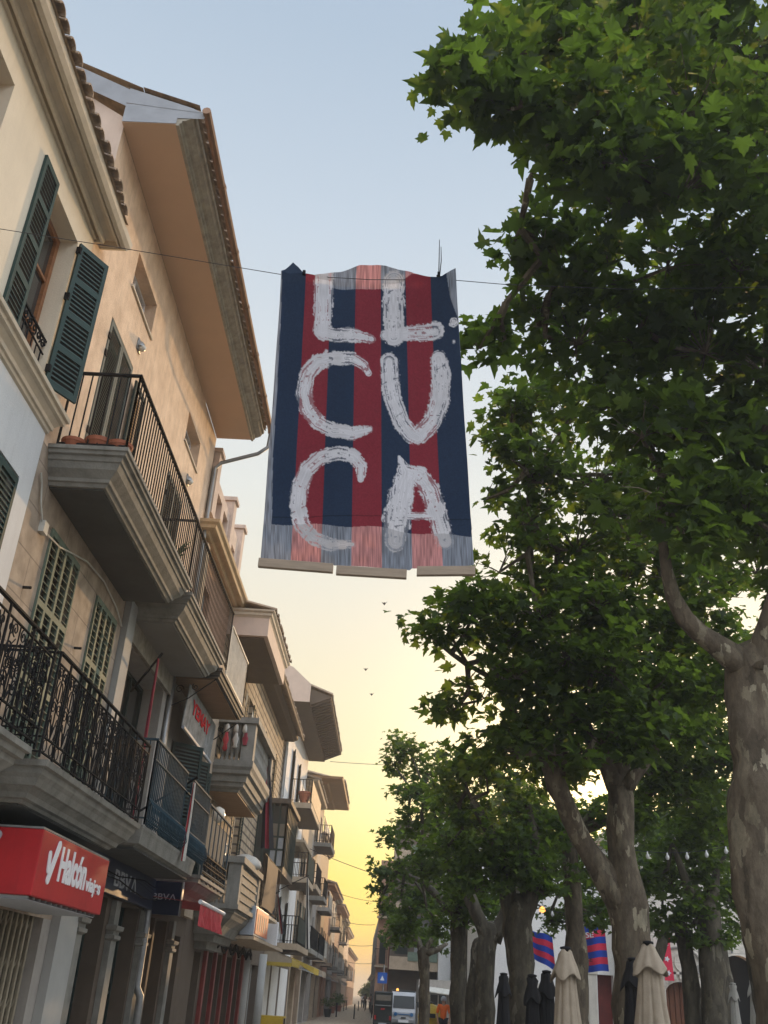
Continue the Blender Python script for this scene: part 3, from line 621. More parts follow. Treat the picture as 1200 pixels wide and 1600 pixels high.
# ================================================================== house 4 : parapet house
h4 = thing('town_house', 'rose plastered house with moulded ochre cornice and notched parapet against the sky', 'house', (-4.5, 21, 0))
facade(MB_ := MB(), F - .002, 18.95, 23.3, 7.3, 10.9, [(19.6, 20.7, 7.4, 9.6)], d=.2); MB_.build('wall', 'rosewall', h4)
window(h4, F - .19, 19.6, 20.7, 7.4, 9.6, 'paintw', 'glass', nv=2)
facade(MB_ := MB(), F + .05, 18.95, 23.3, 10.55, 12.05, [(19.7, 20.3, 11.2, 11.8), (20.6, 21.2, 11.2, 11.8), (22.0, 22.6, 11.15, 11.6)], d=.3, D=.3); MB_.build('parapet', 'parapet', h4)
for a in (18.95, 21.35, 22.95): m = MB(); m.box(F - .35, F + .13, a, a + .34, 10.93, 12.45); m.box(F - .4, F + .18, a - .04, a + .38, 12.45, 12.55); m.build('parapet_pier', 'parapet', h4)
m = MB(); m.loft(F - .2, F, 19.0, 23.2, [(10.3, .0), (10.30, .05), (10.36, .06), (10.36, .11), (10.32, .12), (10.33, .17), (10.40, .19), (10.44, .27), (10.40, .28), (10.41, .34), (10.48, .36), (10.52, .42), (10.58, .44), (10.6, .2)]); m.build('cornice', 'ochre', h4)
MB().box(F + .0, F + .16, 18.98, 19.28, 7.2, 10.2).build('pilaster', 'tanwall', h4)

# ================================================================== house 5 : striped stone
h5 = thing('town_house', 'long house faced in coursed ochre stone, with deep soffit eave and carved balustrade balcony', 'house', (-4.5, 30, 0))
hl = [(25.0, 26.1, 6.9, 9.1), (28.2, 29.2, 4.2, 6.5), (28.2, 29.2, 7.4, 9.4), (31.6, 32.5, 7.4, 9.4), (35.0, 35.9, 7.4, 9.4)]
facade(MB_ := MB(), F, 23.31, 38.7, 2.9, 10.9, hl, d=.2); MB_.build('wall', 'striped', h5)
for h in hl:
    w = window(h5, F - .19, *h, 'whiterail', 'glass', nv=2, nh=3)
    if h[0] > 27: louvre(w, (F + .02, h[0]), (0, -1), .45, h[2], h[3], 'dgreen', secs=2, pitch=.08); louvre(w, (F + .02, h[1]), (0, 1), .45, h[2], h[3], 'dgreen', secs=2, pitch=.08)
m = MB(); m.box(F, -3.45, 23.3, 27.6, 9.62, 10.1); ev = m.build('eave', 'pinkwall', h5)
m = MB(); m.box(F + .004, -3.56, 23.42, 27.5, 9.59, 9.617); m.build('soffit', 'brownwall', ev)
m = MB(); m.loft(F, -3.45, 23.3, 27.6, [(10.102, .0), (10.14, .03), (10.16, .06), (10.22, .07), (10.26, .12), (10.3, .13)]); m.build('moulding', 'trim', ev)
m = MB(); tiles_eave(m, -5.2, -3.28, 23.2, 27.7, 10.31, r=.08, pitch=.2, drop=.45); m.build('roof', 'tile', h5)
m = MB(); m.loft(F, -4.05, 27.7, 38.7, [(10.5, -.1), (10.55, -.05), (10.58, .0), (10.62, .04), (10.7, .05)]); m.build('cornice', 'brownwall', h5)
m = MB(); tiles_eave(m, -5.2, -3.75, 27.7, 38.7, 10.72, r=.08, pitch=.2, drop=.4); m.tube([(-3.8, 27.7, 10.62), (-3.8, 38.7, 10.62)], .06, 6); m.build('roof', 'tile', h5)
m = MB(); m.tube([(F + .07, 38.6, 10.5), (F + .07, 38.6, 4)], .06, 8); m.build('downpipe', 'zinc', h5)
# white diamond ties / garland marks on the stone (small wall anchors)
for k in range(7):
    m = MB(); yy = 24.6 + k * 1.5; zz = 9.2 - (k % 2) * .2
    m.add([(F + .02, yy, zz + .22), (F + .02, yy - .09, zz), (F + .02, yy, zz - .3), (F + .02, yy + .09, zz), (F + .06, yy, zz)], [(0, 1, 4), (1, 2, 4), (2, 3, 4), (3, 0, 4)]); m.build('wall_anchor', 'cream', h5)
def balustrade(parent, x, y0, y1, z0, z1, ym, m_='slab', near_open=True, side_n=5, solid=False):
    s = MB(); zt = z1 - .14
    s.box(F, x + .06, y0 - .05, y1 + .05, z1 - .14, z1); s.box(F, x + .03, y0 - .02, y1 + .02, z0, z0 + .10)
    for (yy) in (y0, y1 - .3): s.box(x - .3, x, yy, yy + .3, z0 + .1, zt)
    s.box(F, F + .1, y0, y0 + .2, z0 + .1, zt)
    def bal_(cx, cy): s.lathe([(.05, z0 + .1), (.05, z0 + .16), (.035, z0 + .2), (.075, z0 + .42), (.045, z0 + .58), (.035, z0 + .7), (.055, z0 + .76), (.05, zt)], cx, cy, 8)
    n = 4
    for i in range(n): bal_(F + .22 + (x - .35 - F - .22) * (i + .5) / n, y0 + .12)
    k = int((y1 - y0 - .6) / .2)
    if solid: s.box(x - .14, x - .04, y0 + .3, y1 - .3, z0 + .1, zt)
    else:
        for i in range(k): bal_(x - .14, y0 + .3 + (y1 - y0 - .6) * (i + .5) / k)
    return s.build('balustrade', m_, parent)
m = MB(); m.loft(F, -3.62, 23.4, 27.2, [(5.75, -.12), (5.8, -.1), (5.86, 0), (5.95, .02), (5.96, .06), (6.1, .08), (6.14, .15), (6.22, .16), (6.3, .2), (6.36, .2)]); bb = m.build('balcony', 'slab', h5)
m = MB(); m.box(F + .004, -3.76, 23.55, 27.05, 5.72, 5.748); m.build('underside', 'woodbeam', bb)
balustrade(bb, -3.46, 23.3, 27.3, 6.36, 7.50, 0)
m = MB(); m.loft(F, -3.60, 24.0, 27.6, [(2.35, -.62), (2.5, -.6), (2.51, -.45), (2.65, -.42), (2.66, -.3), (2.85, -.2), (2.95, -.1), (3.0, -.04), (3.08, 0), (3.12, .04), (3.2, .05)]); bb2 = m.build('balcony', 'slab', h5)
balustrade(bb2, -3.5, 23.9, 27.7, 3.2, 4.35, 0, solid=True)
m = MB()
for k in range(4): m.box(-3.54, -3.51, 24.3, 27.3, 3.42 + k * .19, 3.48 + k * .19)
m.build('moulded_panel', 'slab', bb2)
# pale arch beside
m = MB(); m.box(F + .002, F + .12, 22.3, 23.3, 2.9, 7.6); m.build('quoin', 'tanwall', h5)
def wall_lamp(parent, x, y, z, s=1.0):
    m = MB(); m.tube([(x, y, z - .1 * s), (x + .22 * s, y, z - .1 * s), (x + .3 * s, y, z)], .02 * s, 6); m.box(x, x + .03, y - .05, y + .05, z - .2 * s, z)
    l = m.build('wall_lamp', 'iron', parent); MB().lathe([(.04 * s, z), (.12 * s, z + .05 * s), (.15 * s, z + .15 * s), (.12 * s, z + .27 * s), (.03 * s, z + .32 * s)], x + .3 * s, y, 12).build('lamp_globe', 'lamp', l, smooth=True)
wall_lamp(h5, -4.38, 22.8, 7.85); wall_lamp(h5, -4.38, 23.0, 4.95, 1.1)

# glazed bay window
m = MB(); m.box(F, -3.5, 33.0, 36.6, 4.95, 5.12); bay = m.build('bay_window', 'brownwall', h5); MB().box(F, -3.42, 32.92, 36.7, 7.14, 7.3).build('roof', 'brownwall', bay)
m = MB()
for i in range(5):
    xx = F + .03 + i * .235; m.box(xx - .03, xx + .03, 33.0, 33.06, 5.12, 7.14)
for zz in (5.12, 5.65, 6.05, 6.5): m.box(F + .06, -3.56, 33.006, 33.05, zz, zz + .06)
for i in range(8):
    yy = 33.0 + i * .505; m.box(-3.56, -3.5, yy, yy + .06, 5.121, 7.139)
for zz in (5.12, 6.5): m.box(-3.555, -3.505, 33.1, 36.6, zz, zz + .06)
m.build('frame', 'dgreen', bay)
cols = ['curtain', 'palepane', 'palepane', 'curtain']
zr = [5.18, 5.71, 6.11, 6.56, 7.13]
for i in range(4):
    for j in range(4):
        xx = F + .06 + i * .235; mm = 'glass' if i < 2 or j == 3 else ('palepane' if (i == 3 and j < 2) or (i == 2 and j == 0) or (i == 3 and j == 1) else 'curtain')
        MB().box(xx, xx + .175, 33.02, 33.03, zr[j], zr[j + 1] - .06).build('pane', mm, bay)
MB().box(-3.535, -3.525, 33.1, 36.55, 5.18, 7.12).build('side_pane', 'glass', bay)
facade(MB_ := MB(), F - .01, 28, 38.7, 2.88, 2.9, [], d=.1); 
# ================================================================== house 6 : white with timber eave
h6 = thing('town_house', 'white plastered house beyond the stone one, with bracketed timber eave and stacked iron balconies', 'house', (-4.5, 45, 0))
hl = [(39.4, 40.2, 8.4, 10.6), (39.4, 40.2, 5.0, 7.2), (42.6, 43.6, 8.8, 11.0), (45.6, 46.6, 8.8, 11.0), (42.6, 43.6, 5.7, 7.8), (45.6, 46.6, 5.7, 7.8), (42.6, 43.6, 3.2, 5.0), (45.6, 46.6, 3.2, 5.0)]
facade(MB_ := MB(), F - .02, 38.72, 50.0, 0, 12.6, hl, d=.2); MB_.build('wall', 'white_wall', h6)
for h in hl: louvre(window(h6, F - .2, *h, 'whiterail', 'glass', nv=2, nh=3), (F + .01, h[0]), (.2, -.98), .5, h[2], h[3], 'dgreen', secs=2, pitch=.12)
m = MB(); m.add([(F, 38.70, 12.2), (-3.68, 38.70, 12.2), (-3.68, 38.70, 12.95), (F, 38.70, 13.65), (-6.5, 38.70, 14.3), (-6.5, 38.7, 10.8), (F, 38.7, 10.8)], [(0, 1, 2, 3), (0, 3, 4, 5, 6)]); m.build('gable', 'pinkwall', h6)
m = MB(); m.box(F, -3.68, 38.71, 50, 12.2, 12.26); ev = m.build('eave', 'brownwall', h6)
m = MB(); m.extr([(-3.72, 12.25), (-2.86, 12.62), (-2.86, 12.68), (-3.72, 12.95)], 39.4, 50)
for k in range(26): a = 39.5 + k * .4; m.add([(-3.7, a, 12.18), (-2.9, a, 12.54), (-2.9, a, 12.6), (-3.7, a, 12.24), (-3.7, a + .12, 12.18), (-2.9, a + .12, 12.54), (-2.9, a + .12, 12.6), (-3.7, a + .12, 12.24)], [(0, 3, 2, 1), (4, 5, 6, 7), (0, 1, 5, 4), (1, 2, 6, 5), (3, 7, 6, 2)])
m.build('rafter', 'brownwall', ev)
m = MB(); tiles_eave(m, -6, -2.8, 39.3, 50, 12.72, r=.1, pitch=.25, drop=1.2, n=4); m.build('roof', 'tile', h6)
def plain_balcony(h, x, y0, y1, z, m_='tanwall', rm='iron', th=.22, panel=None, x0=F):
    m = MB(); m.box(x0, x, y0, y1, z - th, z); b = m.build('balcony', m_, h)
    MB().box(x0 + .01, x - .04, y0 + .04, y1 - .04, z - th - .012, z - th - .003).build('underside', 'brownwall', b)
    railing([(x0 + .05, y0 + .05), (x - .05, y0 + .05), (x - .05, y1 - .05), (x0 + .05, y1 - .05)], z, z + .98, .13, rm, b, r=.012)
    if panel: MB().box(x - .035, x - .025, y0 + .1, y1 - .1, z + .1, z + .95).build('rail_panel', panel, b)
    return b
plain_balcony(h6, -3.5, 42.0, 48.0, 8.75, panel='ochre'); plain_balcony(h6, -3.45, 42.6, 46.4, 5.85, panel='dgreen'); plain_balcony(h6, -3.4, 40.1, 45.9, 3.2, panel='dgreen')  # top balcony's ochre panel has the orange sunlight put into its colour
m = MB(); m.loft(F, -3.75, 42.6, 47.0, [(7.05, -.2), (7.1, -.1), (7.2, -.02), (7.22, .05), (7.32, .06)]); m.build('door_hood', 'tanwall', h6)

gh6 = [(39.1, 41.8, .02, 2.45), (42.3, 45.2, .02, 2.45), (45.8, 49.4, .02, 2.45)]
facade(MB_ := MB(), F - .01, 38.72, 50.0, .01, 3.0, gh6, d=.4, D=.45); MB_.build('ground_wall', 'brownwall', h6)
for q in gh6: window(h6, F - .38, *q, 'dgreen', 'glass', nv=3, nh=2, name='shopfront')
ya = thing('awning', 'yellow awning with a scalloped end valance over the dark shop of the white house', 'awning', (-4.5, 40, 2.5), group='shop awnings')
MB().add([(F, 38.95, 3.0), (-3.45, 38.95, 2.62), (-3.45, 42.6, 2.62), (F, 42.6, 3.0)], [(0, 1, 2, 3)]).add([(F, 38.96, 2.5), (-3.45, 38.96, 2.5), (-3.45, 38.96, 2.62), (F, 38.96, 3.0)], [(0, 1, 2, 3)]).build('hood', 'beigefab', ya); m = MB(); m.quad((-3.45, 38.95, 2.62), (-3.45, 38.95, 2.4), (-3.45, 42.6, 2.4), (-3.45, 42.6, 2.62))
nn = 14
for i in range(nn):
    xa, xb = F + 1.05 * i / nn, F + 1.05 * (i + 1) / nn; za = zb = 2.5; m.add([(xa, 38.95, za), (xb, 38.95, zb), (xb, 38.95, 2.40), ((xa + xb) / 2, 38.95, 2.34), (xa, 38.95, 2.40)], [(0, 4, 3, 2, 1)])
m.build('canvas', 'yellowfab', ya)
# ================================================================== far row of houses on the left
def fx(y): return -4.5 - max(0, y - 62) * 0.0118
far = [(50.0, 57.0, 11.2, 'tanwall', .6, 'rendered tan house with narrow iron balconies, next past the white house'),
       (57.0, 64.5, 12.6, 'greywall', 1.5, 'tall grey house with a wide dark timber eave standing out over the street'),
       (64.5, 74.0, 10.6, 'tanwall', .3, 'cream house with a railed roof terrace and plain side wall'),
       (74.0, 84.0, 8.6, 'rosewall', .7, 'low rose coloured house catching orange sun under its eave'),
       (84.0, 95.0, 9.2, 'greywall', .5, 'grey house with a shop awning in the middle of the far row'),
       (95.0, 108.0, 8.8, 'rosewall', .8, 'pink house with sunlit gable edge toward the end of the row'),
       (108., 124.0, 9.0, 'tanwall', .5, 'tan house with hanging flags far down the street'),
       (124., 145.0, 8.6, 'orange', .6, 'small orange fronted house near the far end of the row'),
       (145., 190.0, 7.2, 'rosewall', .4, 'last low house at the vanishing end of the street')]
for i, (y0, y1, h, wm, ev, lab) in enumerate(far):
    random.seed(100 + i)
    x = fx(y0); hh = thing('town_house', lab, 'house', (x, (y0 + y1) / 2, 0), group='houses receding down the street')
    hl = []; fl = int((h - 3.2) / 2.9); nb = max(2, int((y1 - y0) / 3.2)); st = (y1 - y0) / nb
    for f_ in range(fl):
        for k in range(nb): a = y0 + st * (k + .5) - .55; hl.append((a, a + 1.1, 3.5 + f_ * 2.9, 3.5 + f_ * 2.9 + 2.1))
    gh = [(y0 + st * k + .4, y0 + st * (k + 1) - .4, .05, 2.6) for k in range(nb)]
    facade(MB_ := MB(), x, y0, y1, 0, h, hl + gh, d=.3); MB_.build('wall', wm, hh)
    for q in hl:
        w = window(hh, x - .25, *q, random.choice(['whiterail', 'wood', 'dgreen']), 'glass', nv=2, nh=2)
        if random.random() < .6: louvre(w, (x + .02, q[0]), (0, -1), .5, q[2], q[3], random.choice(['dgreen', 'sage', 'wood']), secs=2, pitch=.15); louvre(w, (x + .02, q[1]), (0, 1), .5, q[2], q[3], 'dgreen', secs=2, pitch=.15)
    for q in gh: window(hh, x - .28, *q, random.choice(['zinc', 'dgreen', 'redframe', 'paintw']), 'glass', nv=3, nh=2, name='shopfront')
    for f_ in range(fl):
        if random.random() < .95:
            a = y0 + random.uniform(.3, 1.2); b = a + random.uniform(2.5, min(6, y1 - a - .3)); plain_balcony(hh, x + random.uniform(.7, 1.05), a, b, 3.5 + f_ * 2.9, random.choice(['tanwall', 'slab', 'greywall']), random.choice(['iron', 'iron', 'whiterail']), x0=x, panel=random.choice([None, None, 'dgreen']))
    m = MB(); m.loft(x - .2, x, y0 + .05, y1 - .05, [(h - .35, 0), (h - .3, ev * .4), (h - .2, ev * .45), (h - .12, ev), (h, ev + .05)]); m.build('eave', 'woodbeam' if ev > 1 else wm, hh)
    m = MB(); tiles_eave(m, x - 2, x + ev + .12, y0, y1, h + .05, r=.12, pitch=.3, drop=.7, n=4); m.build('roof', 'tile', hh)
    if i == 2: railing([(x - 3, y0 + .1), (x + .1, y0 + .1), (x + .1, y1)], h + .1, h + 1.2, .2, 'whiterail', hh, name='terrace_railing')
    if i in (0, 1, 4, 6):
        aw = thing('awning', ['yellow shop awning with scalloped edge over the dark shopfront', 'dull beige awning on the tall grey house', '', '', 'plain beige awning over a far shop', '', 'small tan awning at the far end of the shops'][i], 'awning', (x, y0 + 3, 2.6), group='shop awnings')
        m = MB(); m.add([(x, y0 + .5, 3.0), (x + 1.1, y0 + .5, 2.62), (x + 1.1, y0 + 4.5, 2.62), (x, y0 + 4.5, 3.0), (x + 1.1, y0 + .5, 2.35), (x + 1.1, y0 + 4.5, 2.35), (x, y0 + .5, 2.95)], [(0, 1, 2, 3), (1, 4, 5, 2), (0, 6, 4, 1)]); m.build('canvas', 'yellowfab' if i < 1 else 'beigefab', aw)
        for q in (.5, 4.5): MB().tube([(x, y0 + q, 2.7), (x + 1.1, y0 + q, 2.36)], .02, 5).build('arm', 'zinc', aw)
random.seed(11)

# ================================================================== shops at street level
facade(MB_ := MB(), F - .003, 10.07, 14.52, 0, 2.49, [(11.95, 13.62, .02, 2.31)], d=.3); MB_.build('ground_wall', 'greywall', h2)
m = MB()
for k in range(17):
    a = 12.0 + k * .095; m.box(F - .16 + (k % 2) * .05, F - .13 + (k % 2) * .05, a, a + .06, .03, 2.27)
for k in range(16):
    a = 12.03 + k * .095
    for zz in (.3, .75, 1.2, 1.65, 2.1): m.obox((F - .11, a, zz), (0, .095, .12), (.01, 0, 0), (0, 0, .02))
m.box(F - .18, F - .06, 11.96, 13.6, 2.272, 2.305); m.build('folding_gate', 'gate', h2)
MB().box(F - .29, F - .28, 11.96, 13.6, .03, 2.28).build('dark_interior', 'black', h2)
m = MB(); m.box(F + .0, F + .12, 13.95, 14.78, 0, 3.2); m.build('white_pier', 'paintw', h2)
gh = [(15.35, 16.55, .02, 2.75), (17.45, 18.75, .02, 2.75), (19.15, 20.15, .02, 2.7), (20.3, 21.3, .02, 2.7), (22.1, 22.9, .02, 2.5)]
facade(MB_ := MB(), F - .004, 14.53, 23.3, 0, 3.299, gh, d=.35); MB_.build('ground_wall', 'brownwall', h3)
for a, b, c, d_ in gh: window(h3, F - .33, a, b, c, d_, 'dgreen', 'glass', nv=2, nh=2, name='shopfront')
for a in (14.82, 16.78, 18.86, 21.5):
    m = MB(); m.box(F, F + .10, a, a + .32, 0, 2.14); m.loft(F, F + .10, a, a + .32, [(2.142, .0), (2.17, .05), (2.22, .05), (2.23, .02), (2.28, .02), (2.30, .07), (2.36, .08), (2.38, .0)]); m.box(F, F + .09, a + .02, a + .3, 2.382, 2.74); m.build('stone_pilaster', 'slab', h3)
m = MB(); m.tube([(F + .2, 19.0, 0), (F + .2, 19.0, 1.2), (F + .2, 18.98, 1.35), (F + .12, 18.95, 1.5), (F + .12, 18.95, 2.5), (F + .1, 18.9, 3.2)], .07, 8); m.build('ground_downpipe', 'zinc', h3, smooth=True)
gh = [(24.8, 25.7, .02, 2.3), (26.3, 27.5, .02, 2.35), (27.8, 29.0, .02, 2.35), (29.6, 31.0, .02, 2.35), (31.4, 32.8, .02, 2.35), (34.0, 35.2, .02, 2.3), (35.6, 37.6, .02, 2.3)]
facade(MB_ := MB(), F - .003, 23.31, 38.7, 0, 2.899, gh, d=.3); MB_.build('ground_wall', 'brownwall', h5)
for i, (a, b, c, d_) in enumerate(gh):
    w = window(h5, F - .28, a, b, c, d_, 'redframe' if 0 < i < 5 else 'paintw', 'glass', nv=2, nh=2, name='shopfront')
for a in (26.05, 27.55, 29.15, 31.1, 32.9): MB().box(F, F + .09, a, a + .22, 0, 2.5).build('painted_post', 'redframe', h5)
for a in (33.4, 37.9): MB().tube([(F + .05, a, 0), (F + .05, a, 2.7)], .2, 14).build('white_column', 'paintw', h5, smooth=True)
m = MB()
for zz in (2.7, 2.8):
    m.tube([(-4.2, 26.2 + k * .4, zz - .25 + .1 * math.sin(k * 1.7)) for k in range(18)], .03, 6)
m.build('cable_bundle', 'iron', h5)
m = MB()
for k in range(7):
    off_ = random.uniform(0, .25); zz = 3.02 + random.uniform(-.12, .2)
    m.tube([(-4.44 + off_, 8 + q * .9, zz + .06 * math.sin(q * 1.3 + k)) for q in range(13)], random.uniform(.008, .02), 5)
cb = m.build('cable_bundle', 'iron'); tag(cb, 'sagging bundle of dark cables strung under the first floor balconies above the red sign', 'cables')

# red box sign
rs = thing('box_sign', 'large red box sign lettered Halcón viajes with a white tick on both faces', 'sign', (-4.1, 11.6, 2.3))
m = MB(); m.box(-4.42, -3.6, 10.36, 13.0, 2.30, 2.94); m.build('sign_box', 'red', rs, bevel=.012)
m = MB(); m.box(-4.42, -3.61, 10.37, 12.99, 2.944, 2.965)
for k in range(14): m.box(-4.40, -3.64, 10.4 + k * .19, 10.42 + k * .19, 2.27, 2.297)
m.build('grille', 'zinc', rs)
MB().box(-4.38, -3.66, 10.42, 12.94, 2.262, 2.268).build('backing', 'greyp', rs)
def tick(o, u, v, s, name, mt, par):
    o = Vector(o); u = Vector(u); v = Vector(v); n = u.cross(v); m = MB()
    def cap(a, b, w):
        a = Vector(a); b = Vector(b); d = (b - a).normalized(); p = Vector((-d.y, d.x)); P = []
        for (c, sg) in ((b, 1), (a, -1)):
            for k in range(9): t = -math.pi / 2 + math.pi * k / 8; P.append(c + (d * math.cos(t) * sg + p * math.sin(t) * sg) * w)
        Q = [o + u * q.x * s + v * q.y * s for q in P]; k = len(Q)
        m.add(Q + [q + n * .012 for q in Q], [tuple(range(k, 2 * k))] + [(i, (i + 1) % k, k + (i + 1) % k, k + i) for i in range(k)])
    cap((.10, .62), (.16, .32), .085); cap((.26, .12), (.62, .88), .10)
    return m.build(name, mt, par)
tick((-3.598, 10.62, 2.43), (0, 1, 0), (0, 0, 1), .48, 'tick_logo', 'whitep', rs)
tick((-4.40, 10.357, 2.40), (1.0, 0, 0), (0, 0, 1), .52, 'tick_logo', 'greyp', rs)
text_mesh('lettering', 'Halcón', (-3.597, 11.06, 2.50), (0, 1, 0), (0, 0, 1), .36, 'whitep', rs, width=1.02, bold=.035)
text_mesh('lettering', 'viajes', (-3.597, 12.12, 2.46), (0, 1, 0), (0, 0, 1), .20, 'whitep', rs, width=.66, bold=.03)
# bank signs
def lam(o, u, v, w, h, t, m_, par):
    o = Vector(o); u = Vector(u); v = Vector(v); n = u.cross(v); m = MB()
    for a, b in (((0, 0), (w * .5, h)), ((w, 0), (w * .5, h))):
        A = o + u * a[0]; m.obox(A - u * t / 2, u * t, u * (b[0] - a[0]) + v * h, n * .01)
    return m.build('letter', m_, par)
bs = thing('fascia_sign', 'long navy fascia board with dim BBVA letters, flat on the wall beside the red sign', 'sign', (-4.4, 16, 2.7))
m = MB(); m.box(-4.40, -4.31, 13.08, 18.9, 2.76, 3.28); m.build('board', 'navy', bs, bevel=.01)
text_mesh('lettering', 'BBV', (-4.305, 16.0, 2.90), (0, 1, 0), (0, 0, 1), .24, 'greyp', bs, width=1.04, bold=.01); lam((-4.305, 17.10, 2.90), (0, 1, 0), (0, 0, 1), .34, .24, .045, 'greyp', bs)
bl = thing('projecting_sign', 'square navy sign projecting from the wall and facing down the street, lettered BBVA', 'sign', (-4.1, 19.1, 2.7))
m = MB(); m.box(-4.44, -3.84, 19.0, 19.12, 2.70, 3.27); m.build('board', 'navy', bl, bevel=.01); MB().box(-3.838, -3.82, 18.99, 19.13, 2.69, 3.28).build('edge', 'zinc', bl)
text_mesh('lettering', 'BBV', (-4.36, 18.992, 2.95), (1, 0, 0), (0, 0, 1), .105, 'greyp', bl, width=.31, bold=.005); lam((-4.035, 18.992, 2.95), (1, 0, 0), (0, 0, 1), .105, .105, .018, 'greyp', bl)
# small red awnings under the mesh balcony
aw = thing('awning', 'rolled red awning with a creased valance hanging under the mesh screened balcony', 'awning', (-3.5, 20.3, 2.6))
m = MB(); n = 16; vs = []; fs = []
for i in range(n + 1):
    y = 18.8 + 2.75 * i / n; vs += [(-3.42, y, 2.92), (-3.42 + .03 * math.sin(i * 1.9), y, 2.73), (-3.42 + .045 * math.sin(i * 2.4), y, 2.54)]
for i in range(n):
    for j in range(2): fs.append((3 * i + j, 3 * i + 3 + j, 3 * i + 4 + j, 3 * i + 1 + j))
m.add(vs, fs); m.quad((-3.42, 18.8, 2.92), (-3.42, 21.55, 2.92), (-4.45, 21.55, 3.0), (-4.45, 18.8, 3.0)); m.build('canvas', 'pinkfab', aw)
m = MB(); m.tube([(-3.42, 18.75, 2.94), (-3.42, 21.6, 2.94)], .04, 8); m.build('front_bar', 'whitep', aw)
# orange sign and white sign
og = thing('box_sign', 'orange faced box sign with a pale grey side, hung beneath the solid balustrade', 'sign', (-3.6, 28, 2.8))
m = MB(); m.box(-3.78, -3.42, 26.8, 29.8, 2.8, 3.5); m.build('sign_box', 'palemetal', og, bevel=.01); MB().box(-3.418, -3.40, 26.95, 29.7, 2.85, 3.44).build('face', 'orangesign', og)
m = MB()
for k in range(5): m.box(-3.398, -3.392, 27.3 + k * .45, 27.36 + k * .45 + .1 * (k % 2), 2.95, 3.35)
m.build('pale_stroke', 'trim', og)
MB().box(-4.45, -3.40, 26.8, 34.6, 2.70, 2.78).build('ledge', 'tanwall', og)
ws = thing('panel_sign', 'plain white panel sign just past the orange box sign', 'sign', (-3.8, 33, 2.8))
m = MB(); m.box(-4.40, -3.45, 32.9, 33.1, 2.82, 3.5); m.build('panel', 'whitep', ws, bevel=.01); m = MB(); m.box(-4.5, -4.401, 32.95, 33.05, 3.0, 3.1); m.box(-4.5, -4.401, 32.95, 33.05, 3.3, 3.4); m.build('bracket', 'iron', ws)
# dark hanging cloth by the balustrade
def hang(name, label, cat, x, y0, y1, z0, z1, cols, group=None, twist=0.04, n=10, par=None):
    t = thing(name, label, cat, (x, (y0 + y1) / 2, z1), group=group); k = len(cols)
    for q, c in enumerate(cols):
        vs = []; fs = []; a = y0 + (y1 - y0) * q / k; b = y0 + (y1 - y0) * (q + 1) / k
        for i in range(n + 1):
            tt = i / n; z = z1 + (z0 - z1) * tt; s = 1 - .3 * math.sin(tt * 3)
            for j in range(4):
                y = a + (b - a) * j / 3; vs.append((x + twist * math.sin(y * 9 + tt * 3) , (y0 + y1) / 2 + (y - (y0 + y1) / 2) * s, z))
        for i in range(n):
            for j in range(3): fs.append((4 * i + j, 4 * i + j + 1, 4 * i + 5 + j, 4 * i + 4 + j))
        m = MB(); m.add(vs, fs); m.build('stripe_cloth', c, t, smooth=True)
    return t
hang('draped_cloth', 'plain slate coloured cloth draped from the small iron rail beside the orange sign', 'cloth', -3.45, 28.2, 31.4, 3.6, 4.9, ['darkcloth'])
t = thing('iron_rail', 'narrow iron rail with scrolls carrying the slate cloth beside the balustrade', 'railing', (-3.5, 29.5, 3.5)); railing([(-3.5, 28.0), (-3.5, 32.5)], 3.5, 4.95, .2, 'iron', t)
MB().box(-4.48, -3.45, 28.0, 32.5, 3.42, 3.5).build('base_slab', 'trim', t)
def flag_on_pole(label, x, y, zt, zb, w, cols, lean=0.25):
    t = thing('hanging_flag', label, 'flag', (x, y, zt)); n = 12; k = len(cols)
    for q, c in enumerate(cols):
        vs = []; fs = []
        for i in range(n + 1):
            tt = i / n; z = zt + (zb - zt) * tt; ww = w * (.35 + .65 * tt)
            for j in range(3):
                s = (q + j / 2) / k - .5; vs.append((x + s * ww + lean * tt, y + .06 * math.sin(s * 14 + tt * 2), z))
        for i in range(n):
            for j in range(2): fs.append((3 * i + j, 3 * i + j + 1, 3 * i + 4 + j, 3 * i + 3 + j))
        m = MB(); m.add(vs, fs); m.build('stripe_cloth', c, t, smooth=True)
    m = MB(); m.tube([(F, y + .3, zt - .5), (x + .05, y, zt + .1)], .02, 6); m.build('pole', 'iron', t)
    return t
flag_on_pole('long blue and crimson flag hanging limp from the stone balustrade balcony', -3.58, 27.0, 7.25, 4.95, .36, ['darkcloth', 'winered', 'darkcloth'])
flag_on_pole('narrow pale banner with red marks hanging down over the blue grey balcony', -3.52, 17.2, 4.75, 3.45, .10, ['whitefab', 'pinkfab', 'whitefab'], -.02)
flag_on_pole('small red and white spiral banner hanging by the white panel sign', -3.42, 31.6, 4.2, 3.1, .16, ['whitefab', 'winered', 'darkcloth'])
flag_on_pole('long blue and white streamer hanging past the lowest iron balcony', -3.35, 41.4, 5.7, 3.1, .2, ['whitefab', 'darkcloth', 'whitefab'])
flag_on_pole('rolled red flag standing in the dark doorway behind the wrought railing', -4.05, 15.4, 6.4, 3.6, .06, ['winered', 'winered', 'winered'], 0)
